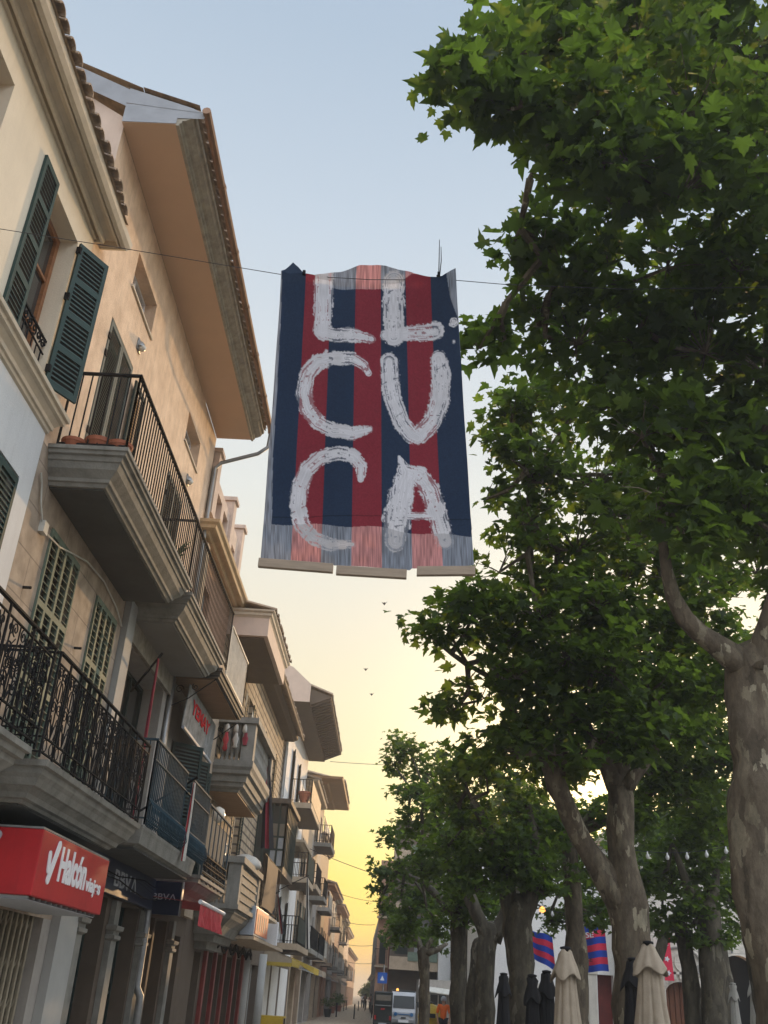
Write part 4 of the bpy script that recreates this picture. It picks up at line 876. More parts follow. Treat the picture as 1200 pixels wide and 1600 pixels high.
# laundry on the balustrade
for i, (xx, lab) in enumerate(((-4.15, 'small pink cloth tied to the stone balusters, nearer the wall'), (-3.93, 'striped red and white cloth tied in the middle of the stone balusters'), (-3.72, 'wine red cloth knotted on the balusters nearest the corner'))):
    t = thing('tied_cloth', lab, 'cloth', (xx, 23.3, 6.6), group='cloths tied to the balustrade'); m = MB()
    m.lathe([(.02, 6.66 + .08 * i), (.055, 6.72 + .05 * i), (.035, 6.82), (.07, 6.93 + .03 * i), (.04, 7.03), (.03, 7.12)], xx + .02 * i, 23.30, 11, fold=.35, nf=3); m.build('cloth', ['pinkfab', 'whitefab', 'winered'][i], t, smooth=True)
    m = MB(); m.lathe([(.03, 7.12), (.062, 7.16), (.05, 7.27), (.02, 7.33)], xx, 23.30, 9, fold=.2, nf=3); m.build('knot', 'whitefab', t, smooth=True)
# terracotta pots on the terrace
pot0 = thing('flower_pot', 'terracotta bowl pot on the terrace edge, nearest the wall of three', 'pot', (0, 0, 0), group='terracotta pots on the terrace')
MB().lathe([(.09, 0), (.15, .12), (.16, .13), (.165, .17), (.15, .17), (.14, .13)], 0, 0, 16).build('bowl', 'pot', pot0, smooth=False); MB().lathe([(.02, .12), (.14, .14), (.02, .15)], 0, 0, 12).build('soil', 'brownwall', pot0)
pot0.location = (-4.28, 10.46, 7.46)
copy_tree(pot0, (-3.98, 10.50, 7.46), 'terracotta bowl pot on the terrace edge, middle one of three').scale = (1.12, 1.12, 1.25)
copy_tree(pot0, (-3.70, 10.48, 7.46), 'terracotta bowl pot at the corner of the terrace railing')
bigp = thing('flower_pot', 'big terracotta pot standing on the highest balcony of the white house', 'pot', (-3.85, 42.15, 8.75)); MB().lathe([(.16, 8.75), (.26, 9.12), (.28, 9.14), (.28, 9.22), (.24, 9.22), (.22, 9.1)], -3.85, 42.2, 16).build('bowl', 'pot', bigp)
dome = thing('parasol_top', 'pale rounded cover standing on the solid balustrade balcony', 'cover', (-3.75, 26.3, 4.3)); MB().lathe([(.42, 4.35), (.44, 4.42), (.40, 4.52), (.28, 4.62), (.1, 4.68), (.02, 4.69)], -3.78, 26.3, 18).build('cover', 'whitefab', dome, smooth=True)
bx_ = thing('planter_box', 'small grey blue box resting on the solid balustrade near the wall lamp', 'box', (-4.2, 24.0, 4.35)); m = MB(); m.box(-4.3, -3.95, 23.9, 24.15, 4.352, 4.6); m.box(-4.32, -3.93, 23.88, 24.17, 4.602, 4.63); m.build('box', 'palemetal', bx_, bevel=.01)

# ================================================================== wire and painted banner
def arc(a, b, sag, n=24): return [(a[0] + (b[0] - a[0]) * i / n, a[1] + (b[1] - a[1]) * i / n, a[2] + (b[2] - a[2]) * i / n - sag * 4 * (i / n) * (1 - i / n)) for i in range(n + 1)]
WY = 8.0
wpts = [(-4.5, 7.75, 8.63), (-3.2, 7.85, 8.53), (-1.5, 8.0, 8.40), (-.55, 8.0, 8.385), (.36, 8.0, 8.43), (.9, 8.02, 8.42), (2.2, 8.1, 8.50), (3.9, 8.4, 8.88), (4.4, 9.4, 8.9)]
tag(MB().tube(wpts, .004, 5).build('support_wire', 'wire'), 'thin steel wire across the street carrying the painted banner', 'wire')
bn = thing('banner', 'large red and blue striped banner with white hand painted letters hung over the street', 'banner', (-.5, 8, 8.4))
# cloth coordinates are kept in units of the 1067 x 1600 pattern drawing
def interp(x, pts): return np.interp(x, [p[0] for p in pts], [p[1] for p in pts])
TOPC = [(100, 236), (120, 225), (150, 196), (178, 214), (205, 238), (250, 240), (300, 228), (340, 213), (390, 197), (450, 184), (530, 178), (570, 181), (610, 191), (660, 212), (700, 229), (750, 238), (800, 246), (822, 244), (840, 235), (860, 226), (883, 219), (890, 222)]
NU, NV = 330, 520
U, V = np.meshgrid(np.linspace(0, 1, NU), np.linspace(0, 1, NV))
def edgeL(y): return interp(y, [(180, 108), (235, 104), (500, 88), (800, 66), (1100, 47), (1470, 20)])
def edgeR(y): return interp(y, [(180, 884), (235, 884), (345, 888), (500, 893), (800, 912), (1050, 934), (1200, 942), (1480, 955)])
x_top = 104 + U * (884 - 104); ytop = interp(x_top, TOPC)
ybot = interp(U, [(0, 1462), (.34, 1480), (.345, 1488), (.7, 1498), (.71, 1490), (1, 1478)])
PY = ytop + (ybot - ytop) * V ** 1.0
PX = edgeL(PY) + U * (edgeR(PY) - edgeL(PY))
# plane mapping: pattern (105,235)->(-1.49,8.39); (883,235)->(.36,8.47); (20,1470)->(-1.33,5.06); (955,1480)->(.61,5.14)
kx = PX / 2.807; ky = PY / 2.807
def plane_map(PX, PY):
    s = (PY - 235) / (1475 - 235); xl = edgeL(PY); xr = edgeR(PY); u = (PX - xl) / (xr - xl)
    # perspective foreshortening: rows shrink toward the top
    t = s * 0.0 + (1.0 * s) / (s + (1 - s) * 0.865)
    X = (-1.49 + t * .16) * (1 - u) + (.36 + t * .25) * u
    Z = (8.39 - t * 3.33) * (1 - u) + (8.47 - t * 3.33) * u + np.clip((235 - PY) / 57, 0, 2) ** 1.2 * .09
    return X, Z
WX, WZ = plane_map(PX, PY)
amp = np.exp(-np.clip((PY - 235) / 130, 0, 9))
WYY = 8.0 + .05 * np.sin(U * 9 + .5) * (1 - amp) * .5 + amp * .07 * np.cos((U - .52) * 2 * np.pi * 1.0) + .018 * np.sin(U * 23 + V * 4) * (1 - V) + .012 * np.sin(V * 17 + U * 6) + np.where(PY < 236, .05 * (236 - PY) / 50, 0) + .008 * np.sin(U * 40) * amp
def brush(seg, w, x, y, rough=9, sd=0):
    d = np.full(x.shape, 1e9); S = np.zeros(x.shape); L = 0; W = np.full(x.shape, 1.0)
    ws = w if isinstance(w, (list, tuple)) else [w] * len(seg)
    for (a, b, w0, w1) in zip(seg, seg[1:], ws, ws[1:]):
        ax, ay = a; bx, by = b; l = math.hypot(bx - ax, by - ay); t = np.clip(((x - ax) * (bx - ax) + (y - ay) * (by - ay)) / l ** 2, 0, 1)
        dd = np.hypot(x - ax - t * (bx - ax), y - ay - t * (by - ay)) / ((w0 + (w1 - w0) * t) / 2)
        k = dd < d; d = np.where(k, dd, d); S = np.where(k, L + t * l, S); W = np.where(k, (w0 + (w1 - w0) * t) / 2, W); L += l
    return d, S, W
gx = rng.random((40, 120)); 
def vnoise(x, y, s, seed=0):
    r = np.random.default_rng(seed).random((257, 257)); X = (x / s) % 256; Y = (y / s) % 256; xi = X.astype(int); yi = Y.astype(int); fx_ = X - xi; fy = Y - yi; fx_ = fx_ * fx_ * (3 - 2 * fx_); fy = fy * fy * (3 - 2 * fy)
    return (r[yi, xi] * (1 - fx_) + r[yi, xi + 1] * fx_) * (1 - fy) + (r[yi + 1, xi] * (1 - fx_) + r[yi + 1, xi + 1] * fx_) * fy
strokes = [([(296, 226), (292, 330), (290, 480)], [92, 92, 84]), ([(275, 478), (345, 492), (420, 498)], [58, 66, 72]), ([(420, 500), (505, 508)], [66, 42]),
           ([(606, 246), (604, 360), (604, 490)], [102, 106, 96]), ([(565, 486), (680, 478), (785, 462)], [52, 72, 88]),
           ([(492, 660), (470, 625), (420, 600), (340, 590), (270, 606), (222, 660), (205, 740), (222, 812), (270, 872), (340, 912), (420, 925), (500, 904)], [30, 46, 60, 66, 72, 74, 78, 76, 72, 66, 66, 34]),
           ([(305, 560), (300, 590)], [20, 40]),
           ([(582, 604), (586, 690), (602, 780), (640, 870), (682, 915), (710, 925)], [90, 88, 84, 84, 80, 70]), ([(800, 585), (814, 660), (806, 770), (776, 855), (722, 912)], [76, 96, 94, 94, 84]),
           ([(462, 1118), (464, 1060), (430, 1020), (360, 1008), (285, 1022), (225, 1070), (190, 1150), (182, 1230), (200, 1310), (250, 1372), (330, 1402), (425, 1400)], [34, 60, 66, 66, 72, 78, 84, 84, 78, 66, 58, 30]),
           ([(632, 1015), (660, 1080), (640, 1180), (620, 1290), (612, 1378)], [14, 80, 118, 128, 100]), ([(650, 1075), (720, 1090), (770, 1160), (800, 1260), (832, 1370)], [60, 90, 96, 98, 84]), ([(670, 1090), (665, 1200)], [70, 66]), ([(640, 1268), (790, 1262)], [34, 40]),
           ([(870, 432), (870, 438)], [42, 46]), ([(868, 518), (868, 522)], [16, 18])]
paint = np.zeros(U.shape); streakv = np.zeros(U.shape)
for i, (seg, w) in enumerate(strokes):
    d, S, W = brush(seg, w, PX, PY)
    nz = vnoise(PX, PY, 7, i) * .22 + vnoise(PX, PY, 24, 50 + i) * .16 + vnoise(S, d * W * 3.0, 7, 90 + i) * .14 + .03
    edge = d + nz - .20
    dry = vnoise(S * .10, d * W, 4.0, 30 + i)
    a = np.clip((1.05 - edge) * 9, 0, 1) * np.where((edge > .55) & (dry > .60), .3, 1) * np.where((edge > .2) & (dry > .80), .55, 1)
    gaps = (vnoise(S + PX * .3, d * W * .6, 11, 70 + i) > .88) * (vnoise(PX, PY, 14, 77) > .45)
    a = a * (1 - .7 * gaps); k = a > paint; streakv = np.where(k, dry, streakv); paint = np.maximum(paint, a)
stripe = np.floor(np.clip(U, 0, .9999) * 7).astype(int) % 2
blue = np.array([.020, .036, .072]); redc = np.array([.215, .028, .042]); thinb = np.array([.20, .225, .27]); thinr = np.array([.46, .215, .21])
# hem of the backing cloth
low = 1303 + 46 * U + 6 * np.sin(U * 20); topb = 236 + interp(U, [(0, -40), (.1, -60), (.16, -5), (.3, 46), (.45, 56), (.6, 40), (.75, -6), (1, 0)])
leftm = (PX - edgeL(PY)) > interp(PY, [(235, 4), (600, 14), (1000, 20), (1300, 36)])
rightm = (edgeR(PY) - PX) > interp(PY, [(219, 45), (330, 30), (420, 2), (1000, -5), (1500, -5)])
thick = (PY < low) & (PY > topb) & leftm & rightm
fine = vnoise(PX * 1.0, PY * .07, 3.2, 5) * .9 + .1; fine2 = vnoise(PX, PY, 3, 6)
colr = np.where(stripe[..., None] == 0, blue, redc) * (0.82 + .36 * fine2[..., None])
thn = np.where(stripe[..., None] == 0, thinb, thinr) * (0.45 + 1.0 * fine[..., None])
colr = np.where(thick[..., None], colr, thn)
bandn = (np.abs(PY - 1278) < 2.5) & thick
colr = np.where(bandn[..., None], colr * .6, colr)
pc = np.array([.68, .68, .72]) * (0.80 + .3 * streakv[..., None]); pc = np.where((PY > low)[..., None] | (PY < 255)[..., None], pc * .72, pc)
colr = colr * (1 - paint[..., None]) + pc * paint[..., None]
me = bpy.data.meshes.new('cloth'); base = ORG[bn.name]
vv = np.stack([WX - base.x, WYY - base.y, WZ - base.z], -1).reshape(-1, 3)
I, J = np.meshgrid(np.arange(NU - 1), np.arange(NV - 1)); a = (J * NU + I).ravel(); ff = np.stack([a, a + NU, a + NU + 1, a + 1], -1)
me.vertices.add(len(vv)); me.vertices.foreach_set('co', vv.ravel().astype(np.float32)); me.loops.add(ff.size); me.loops.foreach_set('vertex_index', ff.ravel().astype(np.int32)); me.polygons.add(len(ff)); me.polygons.foreach_set('loop_start', np.arange(0, ff.size, 4, dtype=np.int32)); me.polygons.foreach_set('loop_total', np.full(len(ff), 4, dtype=np.int32)); me.update(); me.validate()
me.polygons.foreach_set('use_smooth', [True] * len(me.polygons))
ca = me.color_attributes.new('pattern', 'FLOAT_COLOR', 'POINT'); ca.data.foreach_set('color', np.concatenate([colr, np.ones(colr.shape[:2] + (1,))], -1).reshape(-1).astype(np.float32))
m_ = bpy.data.materials.new('striped painted cloth'); m_.use_nodes = True; t_ = m_.node_tree; p_ = t_.nodes['Principled BSDF']; p_.inputs['Roughness'].default_value = .85; p_.inputs['Specular IOR Level'].default_value = .15
at = t_.nodes.new('ShaderNodeAttribute'); at.attribute_name = 'pattern'; t_.links.new(at.outputs['Color'], p_.inputs['Base Color'])
tl = t_.nodes.new('ShaderNodeBsdfTranslucent'); t_.links.new(at.outputs['Color'], tl.inputs[0]); mx_ = t_.nodes.new('ShaderNodeMixShader'); mx_.inputs[0].default_value = .25
t_.links.new(p_.outputs[0], mx_.inputs[1]); t_.links.new(tl.outputs[0], mx_.inputs[2]); t_.links.new(mx_.outputs[0], t_.nodes['Material Output'].inputs[0])
me.materials.append(m_); cl = bpy.data.objects.new('cloth', me); C.objects.link(cl); cl.parent = bn
m = MB(); n = 30; vs = []; fs = []
for i in range(n + 1):
    t = i / n
    for j in range(9): u = j / 8; vs.append((-1.42 + (1.77 + .09 * t + .03 * t * t) * u + .13 * t, 8.17 + .02 * math.sin(u * 6 + t * 3), 8.33 - 2.75 * t))
for i in range(n):
    for j in range(8): fs.append((9 * i + j, 9 * i + 9 + j, 9 * i + 10 + j, 9 * i + j + 1))
m.add(vs, fs); m.build('back_layer', material('thin grey blue cloth', (.15, .17, .21), var=.3, scale=30, stretch=(3, 1, .2)), bn, smooth=True)
def pm(x, y): a, b = plane_map(np.array([float(x)]), np.array([float(y)])); return float(a[0]), float(b[0])
for (xa, ya, xb, yb, dy) in ((14, 1462, 341, 1482, 0), (355, 1487, 662, 1500, .01), (706, 1490, 960, 1484, -.01)):
    A = pm(xa, ya); B = pm(xb, yb); m = MB()
    m.obox((A[0], 7.975 + dy, A[1] - .085), (B[0] - A[0], .0, B[1] - A[1]), (0, .05, 0), (0, 0, .085)); m.build('batten', 'slatwood', bn, bevel=.004)
for (x, tail) in ((206, 0), (808, 1)):
    A = pm(x, 240); m = MB(); m.tube([(A[0] + .02 * math.cos(k), 7.985 + .045 * math.sin(k), A[1] + .015 * math.sin(2 * k)) for k in (0, 1.2, 2.4, 3.6, 4.8, 6.28)], .006, 5)
    m.box(A[0] - .015, A[0] + .015, 7.93, 7.96, A[1] - .02, A[1] + .03)
    if tail: m.tube([(A[0], 7.95, A[1]), (A[0] - .004, 7.95, A[1] + .25), (A[0] - .008, 7.96, A[1] + .50)], [.006, .005, .0035], 5); m.tube([(A[0] + .01, 7.95, A[1]), (A[0] + .02, 7.95, A[1] + .2), (A[0] + .012, 7.96, A[1] + .40)], [.006, .005, .0035], 5)
    m.build('cable_tie', 'iron', bn)
# other wires over the street
for (a, b, s, lab) in (((-3.4, 42, 6.9), (2.2, 36, 4.9), .15, 'thin wire sloping from a balcony of the white house into the trees'), ((-3.3, 60, 6.9), (1.0, 60, 6.6), .25, 'upper nearly level wire across the narrow far street'), ((-4.7, 90, 7.4), (-1.1, 92, 7.2), .2, 'middle wire across the far street before the grey edge'), ((-4.9, 105, 6.2), (-1.3, 105, 6.1), .2, 'lower wire across the far street'), ((-4.9, 118, 4.9), (-1.5, 118, 4.8), .15, 'lowest wire across the far street'), ((-3.2, 47, 11.6), (4.2, 44, 11.2), .1, 'highest thin wire running from the timber eave to the trees')):
    tag(MB().tube(arc(a, b, s), .012 if a[1] < 80 else .02, 4).build('overhead_wire', 'wire'), lab, 'wire', group='wires over the street')
# birds
for i, (x, y, z, lab) in enumerate(((-.9, 40, 17.2, 'small swift flying left of the banner foot over the street'), (-1.75, 46, 16.0, 'small dark swift above the timber eave'), (-1.5, 50, 15.9, 'swift banking with raised wing near the timber eave'), (1.2, 20, 25.5, 'tiny swift high in the blue above the banner'))):
    m = MB(); s = .13
    m.add([(x - s, y, z + .06), (x - .04, y, z + .03), (x, y, z + .06), (x + .04, y, z + .03), (x + s, y, z + .1), (x + .04, y + .05, z - .02), (x, y + .12, z - .05), (x - .04, y + .05, z - .02), (x, y - .1, z - .01)], [(0, 1, 7), (3, 4, 5), (1, 2, 3, 5, 7), (5, 6, 7), (1, 8, 3)])
    tag(m.build('bird', 'darkcloth'), lab, 'bird', group='swifts in the sky')

tp = thing('potted_plant', 'leafy green potted plant at the far end of the railed terrace', 'plant', (-3.85, 14.3, 7.46)); MB().lathe([(.08, 7.46), (.13, 7.68), (.14, 7.7), (.11, 7.7)], -3.85, 14.3, 12).build('pot', 'pot', tp)
random.seed(21); m = MB()
for k in range(46):
    a = random.uniform(0, 6.28); l = random.uniform(.25, .62); q = random.uniform(.2, .9); o = Vector((-3.85, 14.3, 7.68)); d = Vector((math.cos(a) * q, math.sin(a) * q, 1)).normalized(); s_ = d.cross(Vector((math.sin(a), -math.cos(a), .2))).normalized() * .022
    m.add([o, o + d * l * .5 + s_, o + d * l + Vector((0, 0, -.1 * q)), o + d * l * .5 - s_], [(0, 1, 2, 3)])
m.build('leaves', 'leafy', tp)

# ================================================================== plane trees
LEAF_N = np.array([(0, 0, 0), (.10, -.05, 0), (.34, -.10, 0), (.30, .06, .01), (.56, .10, -.02), (.38, .22, .03), (.50, .38, .02), (.56, .56, -.03), (.34, .50, .04), (.24, .52, .03), (.20, .74, .0), (.10, .80, 0), (0, 1.02, -.08),
                   (-.10, .80, 0), (-.20, .74, 0), (-.24, .52, .03), (-.34, .50, .04), (-.56, .56, -.03), (-.50, .38, .02), (-.38, .22, .03), (-.56, .10, -.02), (-.30, .06, .01), (-.34, -.10, 0), (-.10, -.05, 0), (0, .28, -.05)])
LEAF_N[:, 2] += np.abs(LEAF_N[:, 0]) * .22 - LEAF_N[:, 1] ** 2 * .12
TRI_N = np.array([(24, i, (i + 1)) for i in range(0, 23)] + [(24, 23, 0)])
LEAF_F = np.array([(0, 0, 0), (.38, -.04, 0), (.55, .14, 0), (.36, .26, 0), (.56, .56, 0), (.2, .56, 0), (0, 1.0, 0), (-.2, .56, 0), (-.56, .56, 0), (-.36, .26, 0), (-.55, .14, 0), (-.38, -.04, 0)])
LEAF_F[:, 2] += np.abs(LEAF_F[:, 0]) * .3 - LEAF_F[:, 1] ** 2 * .15
TRI_F = np.array([(0, 1, 2), (0, 2, 3), (0, 3, 9), (3, 4, 5), (3, 5, 9), (5, 7, 9), (5, 6, 7), (7, 8, 9), (0, 9, 10), (0, 10, 11)])
def crown(parent, blobs, mat, near, size, dens, seed, clus=13, sig=.12, holes=-.22):
    r = np.random.default_rng(seed); P = []; O = []; twigs = []; AL = []
    for (bx, by, bz, br) in blobs:
        n = int(dens * br * br * 560 * (0.15 / size) ** 2 / clus) + 4
        d = r.normal(size=(n, 3)); d /= np.linalg.norm(d, axis=1)[:, None]; rad = br * (0.22 + .73 * r.random(n) ** .55) * (.72 if br < .45 and near and size > .2 else 1)
        cc = np.array([bx, by, bz]) + d * rad[:, None] * np.array([1, 1, .8])
        if near and size > .1:
            AL.append(cc)
        fq = 2.3 / max(.6, size * 5); ns_ = np.sin(cc[:, 0] * fq + seed) * np.sin(cc[:, 1] * fq * 1.1 + 2) * np.sin(cc[:, 2] * fq * 1.25 + seed * 2)
        for c in cc[(ns_ > holes) | (r.random(n) < .25)]:
            k = int(clus * r.uniform(.6, 1.4)); q = np.clip(r.normal(size=(k, 3)), -1.5, 1.5) * np.array([sig, sig, sig * .55]) * (size / .15) * 1.1
            ax = c - np.array([bx, by, bz - br * .3]); ax[2] *= .3; ax /= (np.linalg.norm(ax) + 1e-6)
            q += np.outer(r.uniform(-1, 1, k), ax) * sig * (1.0 if size > .2 and near else 1.6)
            P.append(c + q); O.append(np.tile(ax, (k, 1))); twigs.append(((bx, by, bz - br * .25), c))
    if AL:                      # drop leaf sprays that would float free of the crown
        cen = np.array([p.mean(0) for p in P]); dd = np.linalg.norm(cen[:, None] - cen[None], axis=2)
        ok = (dd < .45).sum(1) >= 4; P = [p for p, k in zip(P, ok) if k]; O = [p for p, k in zip(O, ok) if k]; twigs = [p for p, k in zip(twigs, ok) if k]
    P = np.concatenate(P); O = np.concatenate(O); N = len(P)
    nrm_ = np.array([0, 0, 1.0]) + r.normal(size=(N, 3)) * .52; nrm_ /= np.linalg.norm(nrm_, axis=1)[:, None]
    tip = O * .8 + r.normal(size=(N, 3)) * .8 + np.array([0, 0, -.45]); tip -= nrm_ * np.sum(tip * nrm_, 1)[:, None]; tip /= np.linalg.norm(tip, axis=1)[:, None]
    side = np.cross(tip, nrm_); sz = size * r.uniform(.5, 1.25, N)
    T, TR = (LEAF_N, TRI_N) if near else (LEAF_F, TRI_F)
    curl = r.uniform(.3, 2.2, N)[:, None, None]
    wx = r.uniform(.72, 1.12, N)[:, None, None]; vs = P[:, None, :] + sz[:, None, None] * (wx * T[None, :, 0:1] * side[:, None, :] + T[None, :, 1:2] * tip[:, None, :] + curl * T[None, :, 2:3] * nrm_[:, None, :])
    nv = len(T); F_ = (TR[None] + (np.arange(N) * nv)[:, None, None]).reshape(-1, 3)
    off = np.array(ORG[parent.name]); me = bpy.data.meshes.new('crown'); vs = vs.reshape(-1, 3) - off
    me.vertices.add(len(vs)); me.vertices.foreach_set('co', vs.ravel().astype(np.float32)); me.loops.add(F_.size); me.loops.foreach_set('vertex_index', F_.ravel().astype(np.int32)); me.polygons.add(len(F_))
    me.polygons.foreach_set('loop_start', np.arange(0, F_.size, 3, dtype=np.int32)); me.polygons.foreach_set('loop_total', np.full(len(F_), 3, dtype=np.int32)); me.update()
    tint = np.repeat(np.clip(r.normal(.42, .2, N), 0, 1), nv).astype(np.float32); a = me.attributes.new('tint', 'FLOAT', 'POINT'); a.data.foreach_set('value', tint)
    me.materials.append(M[mat]); o = bpy.data.objects.new('crown', me); C.objects.link(o); o.parent = parent
    return twigs
def tree(label, limbs, blobs, near=False, size=.15, dens=1.5, seed=1, bark='bark', mat='leaf', clus=13):
    b = limbs[0][0][0]; t = thing('plane_tree', label, 'tree', (b[0], b[1], 0), group='plane trees along the square')
    random.seed(seed); m = MB(); allp = []
    for li, (pts, rs) in enumerate(limbs):
        P = []; Rr = []
        for i in range(len(pts) - 1):
            a = Vector(pts[i]); c = Vector(pts[i + 1]); k = max(2, int((c - a).length / .22))
            p0 = Vector(pts[max(i - 1, 0)]); p3 = Vector(pts[min(i + 2, len(pts) - 1)])
            for j in range(k):
                s = j / k; q = .5 * ((2 * a) + (c - p0) * s + (2 * p0 - 5 * a + 4 * c - p3) * s * s + (3 * a - p0 - 3 * c + p3) * s ** 3)
                P.append(q + Vector((random.uniform(-.012, .012), random.uniform(-.012, .012), 0)) * (1 if i + j else 0)); Rr.append((rs[i] + (rs[i + 1] - rs[i]) * s) * random.uniform(.94, 1.08) * (1 + .10 * math.sin(len(P) * .9 + li * 2) * math.sin(len(P) * .37)))
        e_ = Vector(pts[-1]); dr_ = (e_ - Vector(pts[-2])).normalized(); q_ = rs[-1]; P += [e_, e_ + dr_ * q_ * .55, e_ + dr_ * q_ * .95]; Rr += [q_, q_ * .72, q_ * .15]; m.tube(P, Rr, 22, noise_=.11); allp += P
    tr = m.build('trunk', bark, t, smooth=True)
    tw = crown(t, blobs, mat, near, size, dens, seed, clus, holes=-.45 if size > .2 and near else -.22)
    m = MB(); heads = [p for p in allp if p.z > min(q[2] for q in blobs) - 2.5] or allp
    for (bx, by, bz, br) in blobs:
        c = Vector((bx, by, bz - br * .25)); h = min(heads, key=lambda p: (p - c).length - .3 * p.z); mid = (h + c) / 2 + Vector((random.uniform(-.2, .2), random.uniform(-.2, .2), -.1))
        m.tube([h, mid, c], [.05, .035, .02], 5); heads.append(mid)
    step = 1 if near else 3
    for a, c in tw[::step]:
        a = Vector(a); c = Vector(c); m.tube([a, (a + c) / 2 + Vector((0, 0, random.uniform(-.05, .08))), c], [.012, .008, .004], 3, cap=False)
    m.build('branches', bark, t)
    return t
B = {'T1':[(0.16,6.6,9.92,0.29),(0.46,6.8,10.28,0.4),(0.3,6.8,9.8,0.23),(0.85,7,10.86,0.52),(0.77,6.9,9.85,0.39),(1.18,7,10.09,0.54),(1.44,7.5,12.01,0.53),(1.58,7.2,11.17,0.72),(1.71,7,9.93,0.67),(1.46,7.2,9.4,0.4),(2.06,7.2,9.52,0.6),(2.38,7.5,11.5,0.89),(2.82,7.3,10.44,0.84),(3.28,7.8,12.29,0.94),(3.78,7.8,11.97,0.93),(3.59,7.6,10.24,0.78),(2.69,7.6,9.52,0.69),(2.05,7.8,9.5,0.49),(2.65,8,13.91,1.18),(3.94,8,14.25,1.28),(4.67,8.2,12.31,1.13),(4.4,8.4,9.84,1.05),(1.08,9,9.7,0.33),(1.44,8.8,9.84,0.35),(1.7,9,9.53,0.46),(2.24,9,9.77,0.62),(2.94,9,9.81,0.78),(3.8,9,9.86,0.94),(0.84,9.6,8.84,0.3),(1.14,9.5,8.93,0.33),(1.53,9.5,9.15,0.4),(1.94,9.6,9.05,0.6),(2.71,9.8,9.25,0.81),(3.51,9.6,9.05,0.87),(4.19,9.6,8.8,0.87),(2.47,10,8.41,0.56),(3.47,10.2,8.4,0.65),(4.24,10.2,8.17,0.72)],'T2':[(1.87,13,10.37,0.47),(1.56,13,9.98,0.36),(2.57,13.5,10.49,0.75),(1.46,13,9.38,0.38),(2.03,13.5,9.47,0.62),(3.06,14,9.58,0.97),(4.18,14.5,10.17,0.78),(1.21,13.5,8.84,0.41),(1.88,14,8.79,0.84),(2.8,14.5,8.61,0.97),(3.9,15,9.04,1.0),(4.97,15.5,9.73,0.82),(5.8,15.5,9.91,0.7),(1.47,14,7.85,0.56),(5.21,15.5,8.48,0.9),(2.44,15,7.88,0.97),(3.51,15,7.82,0.97),(6.33,16,9.01,0.82),(0.69,14,6.78,0.45),(0.39,14,6.66,0.28),(1.08,14,7.07,0.5),(1.53,14.5,6.85,0.66),(2.42,15,6.86,0.84),(3.35,15,6.8,0.84),(0.85,14.5,5.67,0.32),(1.24,14.5,5.89,0.5),(1.79,15,5.97,0.72),(2.6,15,5.81,0.82),(3.41,15,5.85,0.71),(2.09,15,5.17,0.6),(2.87,15.5,5.23,0.52),(1.59,15,5.24,0.5),(4.85,16,7.94,0.69),(4.66,16.5,6.56,0.57)],'T3':[(5.82,20,6.41,0.8),(4.96,20,5.33,0.65),(6.45,20,7.52,0.82),(3.17,21,5.0,0.61),(4.12,21,5.19,0.68),(6.31,21,5.71,0.69),(3.55,21,4.01,0.6),(4.38,22,3.52,0.48)],'T4':[(1.86,20,5.91,0.66),(2.38,20,5.3,0.78),(1.33,20,6.01,0.53),(2.0,20,4.66,0.77),(2.83,20.5,4.9,0.66),(1.38,20.5,5.33,0.73),(2.25,20,4.07,0.57),(2.88,20,4.22,0.51),(1.11,20,4.48,0.57),(1.69,20,3.91,0.57)],'T5':[(0.35,27,7.92,0.58),(-0.07,27,7.45,0.39),(0.13,27,6.85,0.49),(0.91,27,7.33,0.68),(0.74,26,6.27,0.76),(1.36,25,5.97,0.81),(0.45,27,5.76,0.61),(1.39,25,4.9,0.79),(0.8,26,4.68,0.66),(1.73,25,4.03,0.59),(2.35,25,3.77,0.47)],'T6':[(0.04,31,5.97,0.49),(-0.21,32,5.13,0.44),(-0.37,32,4.56,0.3),(0.38,31,5.05,0.62),(0.62,31,4.16,0.73),(1.15,30,4.28,0.65),(-0.14,32,3.92,0.36),(1.49,29,3.55,0.54),(0.65,31,3.46,0.53)],'T7':[(0.13,38,3.41,0.32),(0.8,37,3.4,0.54),(1.43,36,3.49,0.53),(0.43,37,4.0,0.46),(1.88,36,3.22,0.35)],'T8':[(6.27,22,5.2,0.78),(6.92,22,4.7,0.77),(6.06,22,4.26,0.76),(5.51,22,4.23,0.49),(6.41,21.5,3.73,0.6),(7.26,22,3.94,0.48),(6.12,21.5,3.34,0.47),(5.72,22,3.35,0.34),(6.42,21.5,3.06,0.26),(6.87,21.5,3.02,0.2),(7.14,22,5.52,0.71)],'T9':[(8.49,24,6.68,1.11),(8.63,24,5.19,0.92),(8.01,24,3.61,0.45),(9.26,24,4.24,1.06),(7.58,24,6.93,0.79)],'T10':[(4.36,28,3.82,0.61),(5.07,28,4.34,0.7),(3.85,28,4.27,0.52),(5.56,28,3.73,0.43),(6.78,28,4.12,0.52),(6.13,28,4.89,0.71)]}
B['T1'] = [(x + (.06 if i < 6 else 0), y, z, r * (.95 if i < 6 else 1)) for i, (x, y, z, r) in enumerate(B['T1'])]
B['T1'] = [(x - (.08 if z < 10 and x < 1.8 and i > 25 else 0), y, z, r * (1.2 if i > 25 and x < 2 else 1)) for i, (x, y, z, r) in enumerate(B['T1'])]
B['T2'] = [(x, y, z, r * (1.12 if x < 2 else 1)) for x, y, z, r in B['T2']]
X10 = lambda l: [((x, y, z), r) for x, y, z, r in l]
def L(*pts): return ([p[:3] for p in pts], [p[3] for p in pts])
